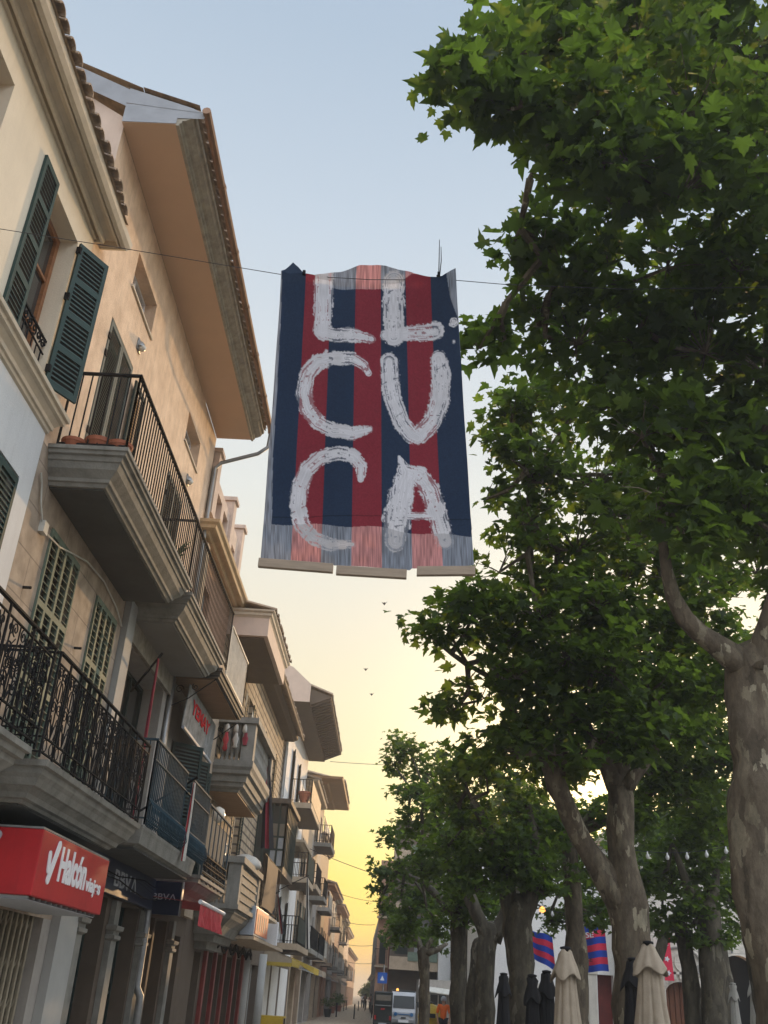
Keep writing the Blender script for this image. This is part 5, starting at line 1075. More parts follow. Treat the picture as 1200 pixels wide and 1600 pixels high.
tree('big mottled plane tree at the right edge, its large leaves filling the top right corner',
     [L((4.02, 10.5, -.1, .36), (3.98, 10.5, 1.0, .31), (3.90, 10.5, 2.1, .27), (3.78, 10.5, 2.75, .25), (3.80, 10.5, 3.4, .26), (3.88, 10.5, 3.75, .31), (3.90, 10.5, 4.1, .27), (3.92, 10.5, 4.8, .27), (3.98, 10.45, 5.2, .30)),
      L((3.95, 10.45, 5.1, .2), (3.5, 10.3, 5.34, .13), (3.15, 10.2, 5.6, .10), (2.97, 10.1, 6.1, .065), (2.95, 10.05, 6.7, .05), (2.96, 10.0, 7.3, .035), (2.85, 10.3, 8.3, .02)),
      L((4.0, 10.4, 5.1, .22), (4.3, 10.1, 6.0, .17), (4.7, 10.0, 7.6, .12), (4.9, 9.6, 9.0, .08), (4.4, 9.0, 10.8, .05), (3.2, 8.4, 11.6, .03)),
      L((4.0, 10.5, 5.0, .2), (4.9, 10.9, 6.6, .14), (5.2, 10.6, 8.4, .08)), L((4.0, 10.5, 5.0, .1), (4.3, 10.7, 5.7, .07), (4.5, 11, 6.4, .03))],
     B['T1'] + [(4.6, 10.4, 7.0, .8), (5.3, 10.5, 7.6, 1.0), (4.9, 10, 9.2, 1.1), (4.2, 11, 7.6, .6), (5.2, 11, 6.3, .7), (3.9, 9.9, 6.9, .5), (4.4, 10.2, 6.0, .35), (2.75, 9.5, 6.9, .5), (2.6, 9.4, 7.6, .55), (3.25, 9.6, 6.4, .35), (3.4, 9.7, 7.2, .5), (3.1, 9.6, 7.9, .6), (4.0, 10, 7.9, .6)], near=True, size=.215, dens=1.4, seed=3, clus=10)
T2x = [(4.1, 15.3, 7.3, .7), (3.7, 15.6, 5.9, .5), (4.4, 16, 7.2, .6), (1.75, 14.2, 6.2, .65), (2.5, 14.0, 6.5, .75), (3.2, 14.0, 6.3, .75), (3.0, 14.0, 7.4, .8), (2.1, 14.0, 7.1, .7), (3.9, 14.6, 6.2, .6), (2.4, 14.2, 5.5, .5), (3.1, 14.2, 5.7, .42), (4.2, 14.6, 8.2, .8), (4.9, 15, 7.4, .7), (4.6, 15.4, 6.4, .5), (5.3, 15.6, 6.6, .6), (3.0, 14.1, 5.15, .38), (3.6, 14.2, 5.3, .42), (2.3, 14.0, 4.95, .36), (4.1, 14.5, 5.4, .4), (1.8, 14.2, 5.0, .35), (2.7, 14.0, 4.8, .28), (3.45, 14.1, 5.0, .28), (4.5, 15, 5.6, .45), (4.9, 15.6, 5.9, .5)]
tree('forked plane tree with a pale bark patch, its trunk behind the closed beige parasols',
     [L((3.46, 15, -.1, .34), (3.46, 15, 1.4, .265), (3.48, 15, 2.4, .25), (3.45, 15, 3.2, .25), (3.42, 15, 3.8, .215), (3.42, 15, 4.7, .205), (3.43, 15, 4.95, .22)),
      L((3.42, 15, 4.7, .2), (3.05, 14.9, 5.3, .13), (2.55, 15.1, 6.2, .07), (2.3, 15.6, 7.4, .03)), L((3.45, 15, 4.7, .2), (3.88, 15, 5.2, .13), (4.25, 15.4, 5.9, .08), (4.5, 15.9, 7.0, .04), (4.4, 16.2, 8.0, .02)),
      L((3.38, 15, 2.95, .2), (3.05, 14.95, 3.45, .165), (2.72, 14.8, 3.95, .15), (2.42, 14.6, 4.55, .145), (2.3, 14.5, 4.8, .13)), L((2.35, 14.5, 4.7, .13), (2.0, 14.7, 5.3, .07), (1.5, 14.9, 6.2, .03)), L((2.4, 14.5, 4.7, .12), (2.6, 15.0, 5.5, .07), (2.8, 15.8, 6.8, .03))],
     B['T2'] + T2x, size=.18, dens=1.4, seed=4, clus=12, near=True)
tree('slim straight plane tree seen between the two blue and red banners', [L((3.76, 21, -.1, .24), (3.78, 21, 2.4, .19), (3.74, 21, 3.8, .18), (3.65, 21, 4.9, .17)), L((3.66, 21, 4.8, .12), (3.2, 21, 5.3, .07)), L((3.66, 21, 4.8, .12), (4.3, 20.8, 5.4, .07)), L((3.66, 21, 4.8, .12), (5.2, 20.5, 5.6, .08), (6.2, 20, 6.8, .05))], B['T3'] + [(5.3, 20, 6.1, .7), (5.9, 20, 5.7, .6), (6.7, 20, 6.5, .9), (5.3, 19, 7.0, .8), (6.1, 19, 7.6, .9), (7.3, 20, 6.4, .8), (4.6, 19.5, 6.2, .6), (5.0, 20, 5.0, .5), (6.9, 19, 8.3, 1.0)], size=.17, dens=1.6, seed=5)
tree('gnarled grooved plane tree left of the first blue and red banner', [L((2.60, 20, -.1, .30), (2.57, 20, 1.2, .25), (2.53, 20, 2.3, .23), (2.48, 20, 3.3, .25)), L((2.40, 20, 3.0, .2), (2.15, 20, 4.2, .14), (1.6, 20, 5.2, .07)), L((2.56, 20, 3.0, .2), (2.84, 20, 4.1, .14), (2.7, 20, 5.2, .07))], B['T4'] + [(2.1, 19.6, 3.75, .42), (2.6, 19.6, 3.85, .45), (2.95, 19.7, 3.6, .35), (1.7, 19.6, 3.6, .4), (2.45, 19.5, 4.3, .5)], size=.17, dens=1.6, seed=6, bark='barkd')
tree('double trunked plane tree right of the thin young tree, branches spread in a wide V', [L((2.30, 24, -.1, .29), (2.24, 24, 1.2, .23), (2.22, 24, 2.4, .22), (2.36, 24, 3.1, .21)), L((2.3, 24, 2.9, .2), (1.92, 24, 3.7, .14), (1.5, 24.5, 4.6, .08)), L((2.42, 24, 2.9, .2), (2.8, 24, 3.65, .14), (3.0, 24, 4.4, .07)), L((2.02, 24.1, -.1, .2), (2.0, 24.1, 1.6, .17), (2.1, 24, 2.8, .15))], B['T5'], size=.18, dens=1.6, seed=7, bark='barkd')
tree('dark straight plane tree trunk beside the person in orange', [L((1.84, 26, -.1, .23), (1.80, 26, 1.2, .19), (1.77, 26, 2.5, .18), (1.74, 26, 3.6, .18)), L((1.74, 26, 3.4, .13), (1.1, 28, 4.3, .08), (.6, 30, 4.8, .05))], B['T6'] + [(1.7, 25.6, 3.5, .4), (1.9, 25.6, 4.0, .5), (1.3, 26, 3.7, .4), (2.2, 25.6, 3.6, .35)], size=.19, dens=1.6, seed=8, bark='barkd')
tree('thin young plane tree beside the white electric van', [L((1.24, 32, -.1, .19), (1.22, 32, 1.0, .165), (1.15, 32, 2.5, .15), (1.1, 32, 2.9, .16)), L((1.1, 32, 2.8, .12), (.9, 33, 3.3, .08), (.6, 36, 3.5, .05)), L((1.12, 32, 2.8, .12), (1.5, 32, 2.95, .08), (1.9, 33.5, 3.2, .05)), L((1.15, 32, 2.85, .08), (1.35, 32, 3.25, .05))], B['T7'], size=.2, dens=1.5, seed=9)
tree('pollarded plane tree with burly scarred head in front of the big dark arch', [L((6.55, 21.5, -.1, .28), (6.56, 21.5, 1.5, .235), (6.60, 21.5, 2.6, .225), (6.62, 21.5, 3.2, .26), (6.62, 21.5, 3.55, .24)), L((6.22, 21.9, -.1, .2), (6.28, 21.9, 1.5, .17), (6.2, 21.9, 2.9, .15), (6.1, 21.9, 3.5, .1)), L((6.6, 21.5, 3.4, .14), (6.25, 21.5, 4.0, .08), (6.0, 21.5, 4.8, .05)), L((6.62, 21.5, 3.5, .14), (6.9, 21.6, 4.4, .07))], B['T8'], size=.17, dens=1.5, seed=10, bark='barkd')
tree('leaning plane tree close beside the nearest trunk at the right edge', [L((8.6, 24, -.1, .25), (8.5, 24, 1.5, .21), (8.36, 24, 2.8, .19), (8.30, 24, 4.1, .16)), L((8.3, 24, 4.0, .12), (8.8, 24, 5.2, .07))], B['T9'], size=.18, dens=1.5, seed=12, bark='barkd')
tree('dark forked plane tree right behind the tallest beige parasol', [L((6.60, 27, -.1, .26), (6.62, 27, 1.4, .22), (6.75, 27, 2.6, .2)), L((6.75, 27, 2.4, .16), (7.2, 27, 3.6, .11)), L((6.7, 27, 2.4, .15), (6.5, 27, 3.7, .10))], B['T10'] + [(7.2, 27, 4.9, .9), (5.4, 27, 5.3, .9), (4.3, 27, 5.3, .8), (6.4, 27, 6.2, .9)], size=.19, dens=1.6, seed=13, bark='barkd')
tree('background plane tree rising behind the church side trees', [L((9.5, 30, -.1, .26), (9.5, 30, 3.0, .22), (9.3, 30, 4.6, .15)), L((9.3, 30, 4.4, .12), (8.4, 30, 5.8, .08))], [(9.6, 30, 6.2, 1.1), (8.4, 30, 6.6, 1.1), (9.0, 30, 7.8, 1.0), (10.4, 30, 6.8, 1.1), (7.4, 30, 6.2, 1.0), (10.6, 30, 5.4, .9), (7.6, 30, 7.6, .8)], size=.2, dens=1.5, seed=14, bark='barkd')
tree('background plane tree filling the gap between the grooved trunk and the banners', [L((3.9, 31, -.1, .24), (3.9, 31, 2.8, .2), (3.8, 31, 4.0, .15)), L((3.8, 31, 3.8, .12), (3.3, 31, 5.0, .07))], [(3.3, 31, 5.2, .9), (4.3, 31, 5.2, .8), (2.6, 31, 5.6, .8), (3.9, 31, 6.4, .9), (2.2, 31, 4.8, .6), (5.2, 31, 5.9, .8), (3.0, 31, 4.4, .5)], size=.2, dens=1.6, seed=15, bark='barkd')
tree('tall far plane tree added behind the grooved and double trunks to block the low sun', [L((3.3, 42, -.1, .3), (3.3, 42, 3.0, .25), (3.4, 42, 6.0, .18)), L((3.4, 42, 5.6, .14), (2.6, 41, 7.0, .08)), L((3.4, 42, 5.6, .14), (4.4, 43, 8.0, .08))],
     [(2.2, 40, 6.5, .7), (2.5, 40, 7.5, .8), (3.2, 41, 6.4, .9), (3.3, 41, 8.0, 1.0), (4.1, 42, 7.2, 1.0), (4.2, 42, 9.0, 1.1), (5.0, 43, 8.0, 1.1), (5.2, 43, 9.8, 1.0), (1.7, 40, 6.2, .5), (3.0, 41, 5.2, .8), (4.4, 42, 5.6, .9), (6.0, 43, 8.8, 1.1), (5.6, 43, 6.6, 1.0)], size=.24, dens=2.4, seed=16, bark='barkd')  # unseen tree put in to keep low sun off the left house fronts
ft = thing('round_tree', 'small round topped tree closing the far end of the street', 'tree', (-2.1, 175, 0)); random.seed(5)
MB().tube([(-2.1, 175, 0), (-2.1, 175, 1.8)], .16, 8).build('trunk', 'barkd', ft); crown(ft, [(-2.1, 175, 2.3, 1.1), (-1.3, 175, 2.4, .9), (-2.9, 175, 2.0, .8), (-2.0, 175, 3.0, .8)], 'leaf2', False, .26, 7.0, 77, 12, .2, -2)

# ================================================================== square side buildings
ch = thing('church', 'pale limestone church front with arched timber door, shield relief and a large dark archway', 'church', (10, 36, 0))
def front(mb, y, x0, x1, z0, z1, holes, d=.4, D=8):     # wall facing -Y, arches cut from many small cells
    xs = sorted({x0, x1, *[h[0] for h in holes], *[h[1] for h in holes]}); zs = sorted({z0, z1, *[h[2] for h in holes], *[h[3] for h in holes]})
    for a, b in zip(xs, xs[1:]):
        for c, e in zip(zs, zs[1:]):
            if any(h[0] < (a + b) / 2 < h[1] and h[2] < (c + e) / 2 < h[3] for h in holes): continue
            mb.quad((a, y, c), (b, y, c), (b, y, e), (a, y, e))
    for (a, b, c, e) in holes:
        mb.quad((a, y, c), (a, y + d, c), (a, y + d, e), (a, y, e)); mb.quad((b, y, c), (b, y, e), (b, y + d, e), (b, y + d, c)); mb.quad((a, y, e), (a, y + d, e), (b, y + d, e), (b, y, e))
    mb.quad((x0, y, z0), (x0, y, z1), (x0, y + D, z1), (x0, y + D, z0)); mb.quad((x1, y, z0), (x1, y + D, z0), (x1, y + D, z1), (x1, y, z1)); mb.quad((x0, y, z1), (x1, y, z1), (x1, y + D, z1), (x0, y + D, z1)); mb.quad((x0, y + D, z0), (x0, y + D, z1), (x1, y + D, z1), (x1, y + D, z0))
def arch_fill(mb, y, x0, x1, zs, zt, d=.4, n=12):       # spandrels that turn a square hole into an arch
    cx = (x0 + x1) / 2; r = (x1 - x0) / 2; k = (zt - zs)
    for s in (-1, 1):
        P = [(cx + s * r * math.cos(math.pi / 2 * i / n), zs + k * math.sin(math.pi / 2 * i / n)) for i in range(n + 1)]
        for a, b in zip(P, P[1:]):
            mb.quad((a[0], y, a[1]), (b[0], y, b[1]), (b[0], y, zt), (a[0], y, zt)); mb.quad((a[0], y, a[1]), (b[0], y, b[1]), (b[0], y + d, b[1]), (a[0], y + d, a[1]))
hs = [(9.42, 10.50, 0, 2.62), (11.25, 12.62, 0, 3.55), (14.2, 15.8, 0, 3.5)]
m = MB(); front(m, 36, 7.9, 20, 0, 7.6, hs); arch_fill(m, 36, 9.42, 10.5, 2.25, 2.62); arch_fill(m, 36, 11.25, 12.62, 2.85, 3.55); arch_fill(m, 36, 14.2, 15.8, 2.7, 3.5); m.build('wall', 'church', ch)
m = MB(); m.box(9.40, 10.52, 36.38, 36.42, 0, 2.64)
for k in range(6): m.box(9.45 + k * .18, 9.6 + k * .18, 36.34, 36.38, .05, 2.6)
m.build('door', 'door', ch)
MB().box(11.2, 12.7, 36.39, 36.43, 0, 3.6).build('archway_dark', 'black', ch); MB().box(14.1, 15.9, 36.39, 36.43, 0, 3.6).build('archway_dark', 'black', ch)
m = MB()
for i in range(9):
    t = math.pi * (i + .5) / 9; a = .95 * math.cos(t); m.obox((9.96 + .54 * math.cos(t) - .05, 35.93, 2.40 + .30 * math.sin(t)), (.09, 0, 0), (0, .07, 0), (.10 * math.cos(t), 0, .30))
m.box(9.33, 9.42, 35.95, 36, 0, 2.3); m.box(10.5, 10.59, 35.95, 36, 0, 2.3); m.build('voussoir', 'churchstone', ch)
m = MB(); m.tube([(9.96 + .72 * math.cos(math.pi * k / 14), 35.95, 3.18 + .5 * math.sin(math.pi * k / 14)) for k in range(15)], .035, 5); m.tube([(10.62 + a, 35.95, 3.0 + b) for a, b in spiral(0, 0, .16, 1.2, 0)], .06, 5); m.tube([(9.3 + a, 35.95, 3.0 + b) for a, b in spiral(0, 0, .16, 1.2, 2)], .06, 5); m.build('scroll_hood', 'greywall', ch)
MB().lathe([(.0, 0), (.22, 0), (.24, .03), (.02, .06)], 0, 0, 20).build('tmp', 'churchstone') if False else None
m = MB(); m.tube([(9.98 + .19 * math.cos(math.pi * k / 10), 35.97, 3.22 + .26 * math.sin(math.pi * k / 10)) for k in range(21)], .025, 5); m.build('shield_relief', 'churchstone', ch)
m = MB(); m.box(8.6, 11.0, 35.93, 35.999, 2.84, 2.92); m.box(7.9, 20, 35.94, 35.999, 4.6, 4.7); m.box(7.9, 20, 35.8, 35.998, 7.45, 7.65); m.build('ledge', 'churchstone', ch)
m = MB(); m.tube([(11.75, 35.94, 4.55), (11.75, 35.94, 3.6)], .03, 6); m.tube([(9.9, 35.94, 4.5), (9.9, 35.94, 4.25)], .025, 6); m.build('drain_pipe', 'zinc', ch)
MB().lathe([(.02, 2.75), (.2, 2.8), (.26, 2.95), (.2, 3.1), (.02, 3.15)], 11.42, 36.2, 12).build('lit_lamp', 'warmlit', ch)
wb = thing('white_house', 'plain white rendered house with a pilaster, behind the blue and red banners', 'house', (6, 37, 0))
m = MB(); front(m, 36.5, 3.2, 7.85, 0, 6.9, [(5.15, 5.6, 0, 2.0), (7.25, 7.8, 0, 2.7)]); m.build('wall', 'brightwall', wb)
m = MB(); m.box(6.92, 7.2, 36.38, 36.499, 0, 2.7); m.box(6.88, 7.24, 36.34, 36.498, 2.7, 2.8); m.box(5.0, 5.75, 36.45, 36.497, 2.02, 2.3); m.build('pilaster', 'churchstone', wb)
MB().box(5.1, 5.65, 36.88, 36.93, 0, 2.05).build('dark_window', 'black', wb); MB().box(7.2, 7.85, 36.88, 36.93, 0, 2.75).build('dark_doorway', 'redframe', wb)
m = MB(); m.box(3.1, 7.9, 36.2, 40, 6.9, 7.05); m.build('roof', 'tile', wb)

# apartment building at the end of the square
ap = thing('apartment_building', 'brown apartment building with a beige balcony band and green awning behind the parked vehicles', 'building', (1.5, 65, 0))
m = MB(); front(m, 65.3, .2, 3.15, 0, 12, [(.5, 1.3, 4.0, 6.4), (1.7, 2.6, 4.0, 6.4)], D=12); m.build('wall', 'brownwall', ap)
for a, b in ((.5, 1.3), (1.7, 2.6)): MB().box(a - .02, b + .02, 65.55, 65.6, 3.98, 6.42).build('window', 'palepane' if a > 1 else 'glass', ap)
for z in (3.1, 6.2, 9.3):
    m = MB(); m.box(.2, 3.15, 64.1, 65.29, z, z + .12); m.box(.2, 3.15, 64.1, 64.22, z + .12, z + .72); bq = m.build('balcony', 'tanwall', ap); MB().box(1.3, 3.1, 64.05, 64.09, z + .5, z + 1.0).build('green_screen', 'sage', bq)
m = MB(); m.box(3.16, 3.9, 64.0, 66, 2.1, 12); m.build('white_bay', 'white_wall', ap)
nb = thing('town_house', 'narrow reddish corner house at the right of the street opening', 'house', (-.2, 70, 0))
m = MB(); front(m, 66, -.62, .18, 0, 9.5, [(-.45, -.05, 3.4, 5.0), (-.45, -.05, 6.2, 7.8)], D=20); m.build('wall', 'rosewall', nb)
for z in (3.2, 6.0): m = MB(); m.box(-.7, .1, 65.4, 65.99, z, z + .1); b_ = m.build('balcony', 'tanwall', nb); m = MB(); [m.box(-.68 + k * .1, -.66 + k * .1, 65.42, 65.44, z + .1, z + 1) for k in range(8)]; m.box(-.7, .1, 65.4, 65.45, z + 1, z + 1.04); m.build('railing', 'iron', b_)
for z in (3.4, 6.2): MB().box(-.47, -.03, 66.3, 66.35, z - .02, z + 1.62).build('window', 'glass', nb)
MB().tube([(.19, 65.9, .2), (.19, 65.9, 9.4)], .05, 6).build('downpipe', 'redframe', nb)
rb = thing('town_house', 'long grey wall of houses closing the right side of the far street', 'house', (-1, 120, 0))
m = MB(); m.add([(-.66, 86.2, 0), (-1.72, 130, 0), (-1.72, 130, 7.9), (-.66, 86.2, 7.9), (3, 86.2, 0), (3, 86.2, 7.9), (3, 130, 0), (3, 130, 7.9)], [(0, 1, 2, 3), (0, 3, 5, 4), (3, 2, 7, 5), (1, 6, 7, 2), (4, 5, 7, 6)])
m.add([(-1.75, 130.1, 0), (-2.1, 158, 0), (-2.1, 158, 6), (-1.75, 130.1, 6), (3, 130.1, 0), (3, 130.1, 6), (3, 158, 6)], [(0, 1, 2, 3), (0, 3, 5, 4), (3, 2, 6, 5)]); m.build('wall', 'greywall', rb)
for k in range(9):
    y = 88 + k * 4.6; x = -.66 - 1.06 * (y - 86.2) / 43.8
    for z in (.2, 3.3, 5.6): MB().box(x - .03, x + .1, y, y + 1.2, z, z + (2.3 if z < 1 else 1.7)).build('window', 'glass', rb)
    if k % 2: MB().box(x - .5, x + .1, y - .3, y + 1.5, 3.1, 3.22).build('balcony', 'tanwall', rb)
lb = thing('shop_building', 'low white building with white framed shop windows behind the person in orange', 'shop', (4, 60, 0))
m = MB(); front(m, 60, 1.9, 9, 0, 2.6, [(2.1, 3.5, .1, 1.85), (4, 6, .1, 1.85)], D=4); m.build('wall', 'greywall', lb)
for a, b in ((2.1, 3.5), (4, 6)):
    MB().box(a, b, 60.3, 60.34, .1, 1.85).build('shop_window', 'glass', lb); m = MB(); [m.box(a + (b - a) * k / 3 - .03, a + (b - a) * k / 3 + .03, 60.2, 60.25, .1, 1.85) for k in range(4)]; m.box(a, b, 60.2, 60.25, 1.3, 1.36); m.build('shop_frame', 'whiterail', lb)
MB().obox((1.9, 59.2, 2.0), (4.5, 0, -.35), (0, .8, .25), (0, 0, .05)).build('canopy', 'whiterail', lb)
m = MB(); front(m, 62, 3.95, 12, 2.7, 9, [], D=4); m.build('upper_wall', 'white_wall', lb)

# ================================================================== cloth banners on the square
def stripes(label, P, cols, word=None):
    t = thing('cloth_banner', label, 'banner', (P[0][0], P[0][1], P[0][2]), group='blue and red banners on the square')
    P = [Vector(p) for p in P]; k = len(cols)
    for i, c in enumerate(cols):
        vs = []; fs = []
        for j in range(9):
            s = j / 8; top = P[0].lerp(P[1], s); bot = P[3].lerp(P[2], s); w = Vector((0, .06 * math.sin(s * 9), -.02 * math.sin(s * 6.3)))
            vs += [top.lerp(bot, i / k) + w, top.lerp(bot, (i + 1) / k) + w]
        for j in range(8): fs.append((2 * j, 2 * j + 1, 2 * j + 3, 2 * j + 2))
        m = MB(); m.add(vs, fs); m.build('stripe', c, t, smooth=True)
    return t
stripes('shorter blue and red striped banner hanging slanted beside the grooved trunk', [(4.12, 30, 3.55), (4.72, 30, 3.42), (4.80, 30, 2.50), (4.11, 30, 2.86)], ['flagblue', 'flagred', 'flagblue', 'flagred', 'flagblue'])
fb = stripes('larger blue and red striped banner lettered NSE between two trunks', [(5.5, 30, 3.72), (6.22, 30, 3.86), (6.30, 30, 2.60), (5.52, 30, 2.54)], ['flagblue', 'flagred', 'flagblue', 'flagred', 'flagblue', 'flagred', 'flagblue'])
text_mesh('lettering', 'NSE', (5.46, 29.9, 3.40), (1, 0, .12), (0, 0, 1), .15, 'whitep', fb, width=.42, bold=.02); text_mesh('lettering', 'NSE', (5.56, 29.9, 2.80), (1, 0, .05), (0, 0, 1), .10, 'darkcloth', fb, width=.26)
rf_ = thing('cloth_banner', 'narrow red banner with white round emblems beside the church door', 'banner', (9.3, 35.5, 4.0)); MB().obox((9.28, 35.4, 2.62), (.30, 0, 0), (0, .02, 0), (-.08, 0, 1.5)).build('cloth', 'flagred', rf_)
for k in range(3):
    m = MB(); cx, cz = 9.40 - .02 * k, 2.85 + k * .42; P = []
    for i in range(10): r_ = .10 if i % 2 == 0 else .05; P.append((cx + r_ * math.cos(i * math.pi / 5), 35.385, cz + r_ * math.sin(i * math.pi / 5)))
    m.add(P, [tuple(range(10))]); m.build('emblem', 'whitep', rf_)

# ================================================================== parasols
def parasol(label, x, y, top, w, fab, group, seed):
    t = thing('closed_parasol', label, 'parasol', (x, y, 0), group=group); random.seed(seed); ph = random.uniform(0, 6)
    n = 96; vs = []; fs = []
    prof = [(.02, .05), (.05, .085), (.12, w * .42), (.19, w * .60), (.26, w * .76), (.285, w * .77), (.275, w * .50), (.42, w * .54), (.65, w * .62), (.9, w * .74), (1.15, w * .86), (1.4, w * .97), (1.62, w * 1.06)]
    for i, (dz, r) in enumerate(prof):
        for k in range(n):
            a = 2 * math.pi * k / n; c1 = abs(math.sin(2 * a + ph)) if i < 6 else abs(math.sin(4 * a + ph + .10 * math.sin(dz * 4 + ph))); c2 = math.sin(3 * a + dz * 3.1 + 2 * ph)
            if i < 6: f = 1 + (.16 if i > 1 else 0) * (c1 ** 3 - .4) + .05 * c2 + .03 * math.sin(9 * a + ph); dr = -(.10 * c1 ** 2 * (1 if i in (4, 5) else .4 if i == 3 else 0)) - .02 * c2
            else: f = 1 - .22 * (1 - c1) ** 3 * min(1, dz + .3) + .05 * c2 + .04 * math.sin(11 * a + dz * 5); dr = 0 if i < len(prof) - 1 else .05 * c2
            vs.append((x + r * f * math.cos(a), y + r * f * math.sin(a), top - dz + dr))
    for i in range(len(prof) - 1):
        for k in range(n): fs.append((i * n + k, i * n + (k + 1) % n, (i + 1) * n + (k + 1) % n, (i + 1) * n + k))
    m = MB(); m.add(vs, fs); m.build('canopy', fab, t, smooth=True)
    m = MB(); m.lathe([(.02, top + .025), (.065, top + .015), (.07, top - .005), (.03, top - .03)], x, y, 12); m.build('cap', 'blackfab' if fab != 'whitefab' else 'whitefab', t, smooth=True)
    MB().tube([(x, y, .05), (x, y, top - .2)], .022, 8).build('pole', 'zinc', t); MB().box(x - .28, x + .28, y - .28, y + .28, 0, .07).build('base', 'zinc', t, bevel=.01)
g_ = 'closed parasols on the terrace'
parasol('tallest beige closed parasol, in front of the forked plane tree', 3.30, 13.3, 2.40, .285, 'beigefab', g_, 1)
parasol('shorter beige closed parasol, left of the black one', 2.27, 13.4, 2.28, .235, 'beigefab', g_, 2)
parasol('black closed parasol tucked between the two beige ones', 3.30, 14.2, 2.24, .22, 'blackfab', g_, 3)
parasol('black closed parasol just left of the shorter beige one', 2.36, 15.6, 2.06, .2, 'blackfab', g_, 4)
parasol('black closed parasol at the right of the grooved trunk', 2.12, 15.4, 1.99, .17, 'blackfab', g_, 5)
parasol('lone black closed parasol left of the grooved trunk', 2.11, 19.0, 2.08, .18, 'blackfab', g_, 6)
parasol('small cream closed parasol before the dark church arch', 8.12, 25, 2.34, .16, 'whitefab', g_, 7)
parasol('white closed parasol against the leaning tree at the right edge', 8.60, 25, 2.47, .20, 'whitefab', g_, 8)
# string of bulbs
sl = thing('string_lights', 'string of small clear bulbs sagging among the leaves at the right', 'string lights', (5.2, 18, 4.1))
pts = arc((4.2, 18, 4.2), (6.3, 18, 4.45), .12, 12); MB().tube(pts, .006, 4).build('cord', 'wire', sl)
for i in (2, 4, 6, 8, 10):
    x, y, z = pts[i]; MB().lathe([(.012, z), (.014, z - .03), (.032, z - .06), (.034, z - .09), (.02, z - .12), (.004, z - .125)], x, y, 10).build('bulb', 'bulb', sl, smooth=True)
sl2 = thing('string_lights', 'fainter string of bulbs between the trunks behind the banners', 'string lights', (4, 24, 3.6)); pts = arc((2.9, 24, 3.75), (6.0, 24, 3.9), .25, 14); MB().tube(pts, .006, 4).build('cord', 'wire', sl2)
for i in (2, 4, 6, 8, 10, 12):
    x, y, z = pts[i]; MB().lathe([(.012, z), (.035, z - .06), (.034, z - .09), (.004, z - .125)], x, y, 8).build('bulb', 'bulb', sl2, smooth=True)
rl = thing('hanging_lamp', 'small orange red lamp glowing in the leaves above the first banner', 'lamp', (3.9, 26, 3.9)); MB().lathe([(.02, 3.85), (.07, 3.8), (.08, 3.74), (.02, 3.7)], 3.85, 26, 10).build('shade', 'amber', rl)
MB().tube([(3.85, 26, 3.85), (3.85, 26, 4.6)], .005, 4).build('cord', 'wire', rl)

# ================================================================== street furniture
bol = thing('bollard', 'x', 'bollard', (0, 0, 0), group='iron bollards in the far street'); MB().lathe([(.07, 0), (.07, .05), (.05, .07), (.05, .85), (.06, .87), (.06, .93), (.03, .97)], 0, 0, 12).build('post', 'iron', bol)
bl_ = [(-3.56, 82.5, 'iron bollard nearest the shopfronts on the left'), (-2.13, 80, 'iron bollard in the middle of the street'), (-.85, 82, 'iron bollard nearest the parked dark vehicle'), (-4.2, 122, 'farther iron bollard beside the left shopfronts'), (-2.83, 122, 'farther iron bollard left of the cyclist')]
bol.location = (bl_[0][0], bl_[0][1], 0); bol['label'] = bl_[0][2]
for x, y, lab in bl_[1:]: copy_tree(bol, (x, y, 0), lab)
pp = thing('plant_pot', 'dark potted shrub standing by the left shopfronts near the bollards', 'plant', (-4.1, 80, 0)); MB().lathe([(.2, 0), (.3, .5), (.33, .52), (.3, .55)], -4.1, 80, 14).build('pot', 'cardark', pp); crown(pp, [(-4.1, 80, 1.0, .5)], 'leaf2', False, .12, 1.5, 31, 10, .1)
for i, (x, y) in enumerate(((-4.6, 96), (-4.5, 108), (-4.9, 116))):
    t = thing('plant_pot', ['leafy tub plant by the left shops, nearest of three', 'middle tub plant by the left shops', 'tub plant by the left shops beside the far bicycle'][i], 'plant', (x, y, 0), group='tub plants along the shops'); MB().lathe([(.25, 0), (.33, .5), (.3, .52)], x, y, 12).build('pot', 'pot', t); crown(t, [(x, y, 1.1, .7)], 'leaf2', False, .16, 1.5, 40 + i, 10, .1)
ts = thing('traffic_sign', 'blue square traffic sign on a post above the dark vehicle', 'sign', (-.1, 60, 0)); MB().tube([(-.08, 60, 0), (-.08, 60, 3.2)], .035, 8).build('post', 'zinc', ts); m = MB(); m.box(-.42, .12, 59.93, 59.97, 2.25, 2.8); m.build('plate', 'signblue', ts, bevel=.01)
m = MB(); m.add([(-.15, 59.92, 2.65), (-.27, 59.92, 2.4), (-.03, 59.92, 2.4)], [(0, 1, 2)]); m.build('pictogram', 'whitep', ts)
bc = thing('recycling_container', 'yellow domed recycling container beside the person in orange', 'container', (1.95, 44, 0)); MB().lathe([(.42, .0), (.5, .1), (.52, .5), (.5, .9), (.52, .92), (.52, .98), (.44, 1.2), (.25, 1.38), (.08, 1.45)], 1.92, 44, 20).build('shell', 'yellow', bc, smooth=True); m = MB(); m.lathe([(.08, 1.45), (.1, 1.5), (.03, 1.53)], 1.92, 44, 10); m.box(1.7, 2.1, 43.44, 43.52, .95, 1.1); m.build('hatch', 'cardark', bc)

